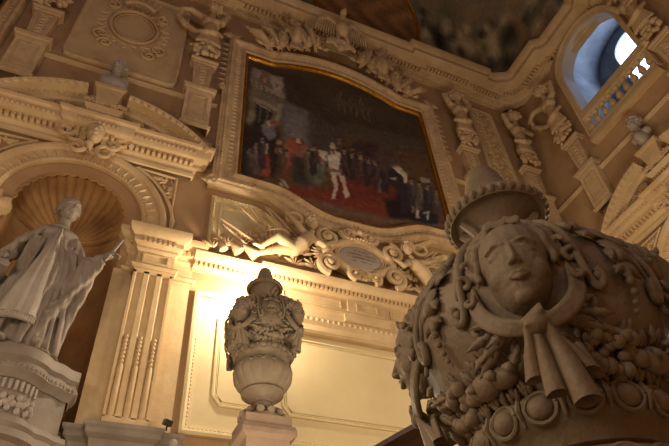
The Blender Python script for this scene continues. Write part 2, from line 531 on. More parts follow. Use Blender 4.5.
# ---- entablature and broken segmental pediment over each niche
def pediment(W, c, label, grp):
    base = W(c, 11.1, 0)
    t = thing('segmental_pediment', label, 'pediment', base, 0, grp)
    Wp = lambda a, q, z: W(a, z, -q)
    H = 2.30
    path = [(c-H, -.004), (c-H, -.10), (c-.45, -.10), (c-.45, -.18), (c+.45, -.18), (c+.45, -.10), (c+H, -.10), (c+H, -.004)]
    mb = MB()
    sweep(mb, path, [(0, 11.1), (.04, 11.12), (.06, 11.2), (.02, 11.24), (.02, 11.3), (.1, 11.38), (.1, 11.5), (.3, 11.54), (.34, 11.6), (.36, 11.78), (.42, 11.82), (.44, 11.9), (0, 11.9)], Wp, flip=True)
    along(mb, path[1:-1], .13, T_BOX, (.035, .07, .05), Wp, p=.16, o=11.45, flip=True)
    along(mb, path[1:-1], .105, T_BALL, (.03, .03, .055), Wp, p=.36, o=11.67, flip=True)
    obj('entablature', mb, 'trim', t, base)
    R = 3.39; zc = 13.05-R
    for s in (1, -1):
        a0 = math.degrees(math.asin(.5/R)); a1 = math.degrees(math.asin(2.62/R))
        pa = [(c+s*R*math.sin(math.radians(a)), zc+R*math.cos(math.radians(a))) for a in np.linspace(a0, a1, 16)]
        mb = MB()
        sweep(mb, pa, [(0, 0), (0, .55), (-.05, .58), (-.12, .56), (-.16, .5), (-.18, .34), (-.24, .3), (-.26, .22), (-.34, .18), (-.36, 0)], W, flip=(s < 0))
        sg = (s < 0)
        along(mb, pa, .2, T_LEAF, (.075, .12, .06), W, p=-.085, o=.55, flip=sg, rot=.5*(1 if s > 0 else -1))
        along(mb, pa, .12, T_BOX, (.03, .035, .05), W, p=-.21, o=.30, flip=sg)
        obj('arched_cornice', mb, 'trim', t, base)
    # central block and pedestal
    mb = MB()
    sweep(mb, [(c-.36, -.004), (c-.36, -.42), (c+.36, -.42), (c+.36, -.004)], [(0, 11.9), (.03, 11.92), (.03, 12.0), (0, 12.02), (0, 12.2), (.05, 12.25), (.09, 12.34), (.0, 12.34), (-.3, 12.34)], Wp, flip=True)
    along(mb, [(c-.36, -.42), (c+.36, -.42)], .09, T_BALL, (.03, .03, .05), Wp, p=.03, o=12.1, flip=True)
    obj('crown_block', mb, 'trim', t, base)
    mb = MB()
    mb.prism([(c-.22, 12.5), (c+.22, 12.5), (c+.34, 13.12), (c-.34, 13.12)], W, 0, .48)
    mb.prism([(c-.37, 13.1), (c+.37, 13.1), (c+.39, 13.2), (c-.39, 13.2)], W, 0, .53)
    obj('tapered_pedestal', mb, 'trim', t, base)
    return t
pediment(WM, NC, 'broken segmental pediment over the statue niche, with leaf-carved curved cornices', 'pediments over the niches')
pediment(WR, BC, 'broken segmental pediment on the right wall below the bright balcony opening', 'pediments over the niches')
def garland_rows(W, c, where):
    # flowers on the crown block, flowers in the tympanum on both sides
    for nm, spots, lab in (('carved_flower_row', [(c+x, 12.55+.03*math.sin(9*x), .44) for x in np.linspace(-.42, .42, 9)], 'row of carved flowers on the crown block '+where),
                      ('carved_flower_swag', [(c-.75-.11*i, 12.35-.028*i, .24) for i in range(9)], 'carved flower swag left of the crown block '+where),
                      ('carved_flower_swag', [(c+.75+.11*i, 12.35-.028*i, .24) for i in range(9)], 'carved flower swag right of the crown block '+where)):
        mb = MB()
        for i, (a, b, o) in enumerate(spots):
            q = .085*(1+.25*math.sin(i*2.3)); b += .05*math.sin(i*1.9)
            mb.ell(W(a, b, o), (q*.5,)*3, 8, 6)
            for k in range(6):
                an = k*PI/3+i
                mb.ell(W(a+q*.75*math.cos(an), b+q*.75*math.sin(an), o-.015), (q*.42, q*.42, q*.42), 7, 5)
        ob = obj(nm, mb, 'stucco', None, W(c, 12.3, .3)); tag(ob, lab, 'carving', 'carved flowers of the pediments')
garland_rows(WM, NC, 'over the statue niche'); garland_rows(WR, BC, 'on the right wall pediment')

# ---- string course, frieze and lower cornice of the main wall
mb = MB()
pl = [(1.62, 10), (3.35, 10), (3.35, 9.9), (7.95, 9.9), (7.95, 10), (10.6, 10), (XR, 10)]
sweep(mb, pl, [(0, 8.36), (.03, 8.36), (.03, 8.42), (.1, 8.46), (.1, 8.56), (.2, 8.62), (.26, 8.68), (.28, 8.76), (0, 8.76)], WP, flip=True)
along(mb, pl, .105, T_BOX, (.03, .04, .045), WP, p=.12, o=8.52, flip=True)
trim(mb)
mb = MB()
pl = [(3.42, 10), (3.42, 9.86), (7.9, 9.86), (7.9, 10)]
sweep(mb, pl, [(-.1, 8.36), (0, 8.36), (0, 8.02), (.05, 8.02), (.07, 7.96), (.0, 7.92), (0, 7.74), (.05, 7.7), (.09, 7.62), (.09, 7.55), (.03, 7.48), (.03, 7.36), (.06, 7.33), (.02, 7.28), (-.1, 7.28)][::-1], WP, flip=True)
along(mb, pl, .13, T_BALL, (.045, .02, .045), WP, p=.085, o=7.6, flip=True)
for a0, a1 in ((3.6, 5.0), (6.25, 7.7)):
    sweep(mb, [(a0, 8.08), (a1, 8.08), (a1, 8.3), (a0, 8.3)], [(0, .14), (0, .17), (.025, .17), (.025, .14)], WM, closed=True)
mb.prism([(5.15, 7.95), (6.1, 7.95), (6.1, 8.36), (5.15, 8.36)], WM, .1, .19)
mb.prism([(5.05, 7.74), (6.2, 7.74), (6.2, 7.95), (5.05, 7.95)], WM, .1, .2)
sweep(mb, [(5.35, 8.06), (5.9, 8.06), (5.9, 8.28), (5.35, 8.28)], [(0, .19), (0, .215), (.03, .215), (.03, .19)], WM, closed=True)
trim(mb)
# wall panels: beaded outer frame, three inner panels
mb = MB()
op = [(1.74, 4.78), (9.52, 4.78), (9.52, 7.86), (1.74, 7.86)]
sweep(mb, op, [(0, 0), (0, .08), (.05, .1), (.1, .08), (.13, .04), (.2, .03), (.2, 0)], WM, closed=True)
along(mb, op, .075, T_BALL, (.032, .022, .025), WM, p=.115, o=.06, closed=True)
trim(mb, 'panel')
mb = MB(); mb.prism([(1.9, 4.94), (9.36, 4.94), (9.36, 7.7), (1.9, 7.7)], WM, 0, .012); trim(mb, 'panel', False)
for a0, a1, b1 in ((2.26, 3.42, 7.45), (3.62, 7.64, 7.15), (7.84, 9.0, 7.45)):
    mb = MB(); q = .16; b0 = 5.38
    pp = [(a0+q, b0), (a1-q, b0), (a1, b0+q*1.3), (a1, b1-q), (a1-q, b1), (a0+q, b1), (a0, b1-q), (a0, b0+q*1.3)]
    sweep(mb, pp, [(0, 0), (0, .05), (.03, .055), (.05, .03), (.07, .02), (.07, .035), (0.1, .035)], WM, closed=True)
    mb.prism([(a0+.09+q*.6, b0+.09), (a1-.09-q*.6, b0+.09), (a1-.09, b0+.09+q), (a1-.09, b1-.09-q*.6), (a1-.09-q*.6, b1-.09), (a0+.09+q*.6, b1-.09), (a0+.09, b1-.09-q*.6), (a0+.09, b0+.09+q)], WM, 0, .035)
    trim(mb, 'panel')

# ---- great cornice: plan path with breaks and a rounded corner
cpath = [(-9, 10), (-3.6, 10), (-3.6, 9.83), (-2.4, 9.83), (-2.4, 10), (.55, 10), (.55, 9.83), (1.85, 9.83), (1.85, 10), (9.45, 10), (9.45, 9.83), (11.3, 9.83), (11.3, 9.9), (13.0, 9.95)]
cpath += [(12.75+1.05*math.cos(math.radians(a)), 8.72+1.05*math.sin(math.radians(a))) for a in (72, 58, 44, 30, 16, 4)]
cpath += [(XR, 8.4), (XR, 7.75), (XR+.25, 7.55), (XR+.3, 6.9), (XR+.3, 4.9), (XR, 4.8), (XR-.1, 4.6), (XR-.1, 3.5), (XR, 3.4), (XR, -8), (-9, -8), (-9, 10)]
# walls line: keep a body of solid under the rounded corner
mb = MB()
cp = cpath[:-1]
sweep(mb, cp, [(-.2, 19.98), (.05, 19.98), (.05, 20.05), (.1, 20.08), (.1, 20.13), (.16, 20.16), (.16, 20.18), (.28, 20.2), (.28, 20.4), (.36, 20.44), (.72, 20.48), (.76, 20.52), (.76, 20.74), (.8, 20.78), (.9, 20.96), (.9, 21.05), (-.2, 21.05)], WP, closed=True, flip=True)
vis = cpath[:25]
along(mb, vis, .15, T_BOX, (.045, .07, .07), WP, p=.34, o=20.32, flip=True)
along(mb, vis, .12, T_BALL, (.045, .02, .04), WP, p=.17, o=20.15, flip=True)
trim(mb)
# ---- window opening on the right wall: reveal, arch band, loggia behind
mb = MB(); c, r, zb, zs = 6.05, 1.32, 15.45, 18.85
outl = [(c+r, zb)]+arc(c, zs, r, 0, 180, 32)+[(c-r, zb)]
n = len(outl); vs = [WR(a, b, 0) for a, b in outl]+[WR(a, b, -.55) for a, b in outl]
mb.add(vs, [(i, i+1, n+i+1, n+i) for i in range(n-1)]+[(0, n-1, 2*n-1, n)])
trim(mb, 'reveal', False)
mb = MB(); sweep(mb, outl, [(0, 0), (0, .08), (.05, .1), (.12, .1), (.14, .16), (.2, .18), (.24, .06), (.24, 0)], WR, flip=True); trim(mb)
x0, x1 = XR+.55, 18.2
mb = MB()  # loggia: side walls, floor, barrel vault running towards the outer wall
c2, r2, z2 = 6.5, 1.9, 22.2
pr = [(c2+r2, 15.75)]+arc(c2, z2, r2, 0, 180, 24)+[(c2-r2, 15.75)]
n = len(pr); mb.add([(x0, a, b) for a, b in pr]+[(x1, a, b) for a, b in pr], [(i, i+1, n+i+1, n+i) for i in range(n-1)]+[(0, n-1, 2*n-1, n)])
# front closure around the opening (loggia side)
ol = outl; m_ = len(ol)
big = [(c2+r2*1.0, 15.75)]+arc(c2, z2, r2, 0, 180, 32)+[(c2-r2, 15.75)]
mb.add([(x0, a, b) for a, b in ol]+[(x0, a, b) for a, b in big], [(i, i+1, m_+i+1, m_+i) for i in range(m_-1)])
trim(mb, 'loggia', True)
WO = lambda a, b, o: (x1-o, a, b)
mb = MB(); wc, wr, wzs = 6.9, .62, 22.3-.0
wc, wr, wzb, wzs = 6.45, .85, 20.3, 22.75
pts = arc(wc, wzs, wr, 180, 0, 20)
for (a, b, c_, d) in ((c2-r2, 15.75, wc-wr, 24.2), (wc+wr, 15.75, c2+r2, 24.2), (wc-wr, 15.75, wc+wr, wzb)):
    mb.add([WO(a, b, 0), WO(c_, b, 0), WO(c_, d, 0), WO(a, d, 0)], [(0, 1, 2, 3)])
for i in range(20):
    (xa, ya), (xb, yb) = pts[i], pts[i+1]
    mb.add([WO(xa, ya, 0), WO(xb, yb, 0), WO(xb, 24.2, 0), WO(xa, 24.2, 0)], [(0, 1, 2, 3)])
trim(mb, 'loggia', False)
mb = MB(); sweep(mb, [(wc+wr, wzb), ]+arc(wc, wzs, wr, 0, 180, 20)+[(wc-wr, wzb)], [(0, -.1), (0, .05), (-.07, .05), (-.07, -.1)], WO, closed=True, flip=True)
o = struct('window_1', mb, 'loggia')
g = MB(); op_ = [(wc+wr, wzb)]+arc(wc, wzs, wr, 0, 180, 20)+[(wc-wr, wzb)]
g.add([WO(a, b, -.05) for a, b in op_], [tuple(range(len(op_)))])
gm = mat_emit('daylight_sky_pane', (190, 214, 255), 10.0)
go = obj('pane', g, gm, o, smooth=False)

# ---- ceiling: coved vault painted in oil colours
def ceil_h(x, y):
    d = min(x+9, XR-x, y+8, 10-y); d = max(0, d)
    if d > 2.6: return 25.6
    return 21.0+4.6*math.sqrt(max(0, 1-(1-d/2.6)**2))
def axis_samples(a, b, n_edge, n_mid):
    e = [2.6*(1-math.cos(PI/2*i/n_edge)) for i in range(n_edge+1)]
    return [a+v for v in e]+list(np.linspace(a+2.6, b-2.6, n_mid))[1:-1]+[b-v for v in reversed(e)]
xs = axis_samples(-9, XR, 30, 90); ys = axis_samples(-8, 10, 30, 40)
vs = [(x, y, ceil_h(x, y)) for y in ys for x in xs]; nx = len(xs)
fs = [(j*nx+i, j*nx+i+1, (j+1)*nx+i+1, (j+1)*nx+i) for j in range(len(ys)-1) for i in range(nx-1)]
mb = MB(); mb.add(vs, fs)
co = struct('ceiling', mb, 'fresco', True)
g = np.random.RandomState(3)
V = np.array(vs); col = np.tile(np.array([136., 122, 100]), (len(V), 1))
for k in range(420):
    cx, cy = g.uniform(0, 14), g.uniform(5.5, 10)
    if k % 3: cy = 10-abs(g.normal(0, .5))
    else: cx = XR-abs(g.normal(0, .5)); cy = g.uniform(4, 10)
    cz = ceil_h(cx, cy); rr = g.uniform(.12, .5); st = g.uniform(.5, 2)
    d = np.sqrt(((V[:, 0]-cx)/rr)**2+((V[:, 1]-cy)/rr)**2+((V[:, 2]-cz)/(rr*st))**2)
    w = np.clip(1.3-d, 0, 1)[:, None]*.8
    c3 = [(122, 112, 90), (78, 76, 58), (34, 30, 26), (92, 74, 56), (60, 60, 48), (26, 24, 20), (108, 102, 88)][g.randint(7)]
    col = col*(1-w)+np.clip(np.array(c3)*1.75, 0, 235)*w
# darker painted medallion beyond the crest
d = np.sqrt(((V[:, 0]-7.3)/2.3)**2+((V[:, 2]-23.2)/2.0)**2); w = (np.clip((1.08-d)*8, 0, 1)*(V[:, 1] > 8))[:, None]
blot = (.5+.5*np.sin(V[:, 0]*5+3*np.sin(V[:, 2]*3)))[:, None]
col = col*(1-w)+(np.array([120, 90, 62])+blot*np.array([44, 30, 18]))*w
def put_colors(o, col, name='paint'):
    me = o.data; at = me.color_attributes.new(name, 'FLOAT_COLOR', 'POINT')
    c = np.clip(col/255, 0, 1); l = np.where(c <= .04045, c/12.92, ((c+.055)/1.055)**2.4)
    out = np.ones((len(l), 4)); out[:, :3] = l; at.data.foreach_set('color', out.ravel())
put_colors(co, col)
mb = MB(); pts = []
for i in range(61):
    a = 2*PI*i/60; x = 7.3+2.35*math.cos(a); z = 23.2+2.05*math.sin(a)
    if z < 21.1: z = 21.1
    q = (z-21.0)/4.6; d = 2.6*(1-math.sqrt(max(0, 1-q*q))); pts.append((x, 10-d-.04, z))
mb.tube(pts, .08, 8)
mb.tube([(x, y-.03, z) for x, y, z in pts], .03, 6)
trim(mb, 'gold')
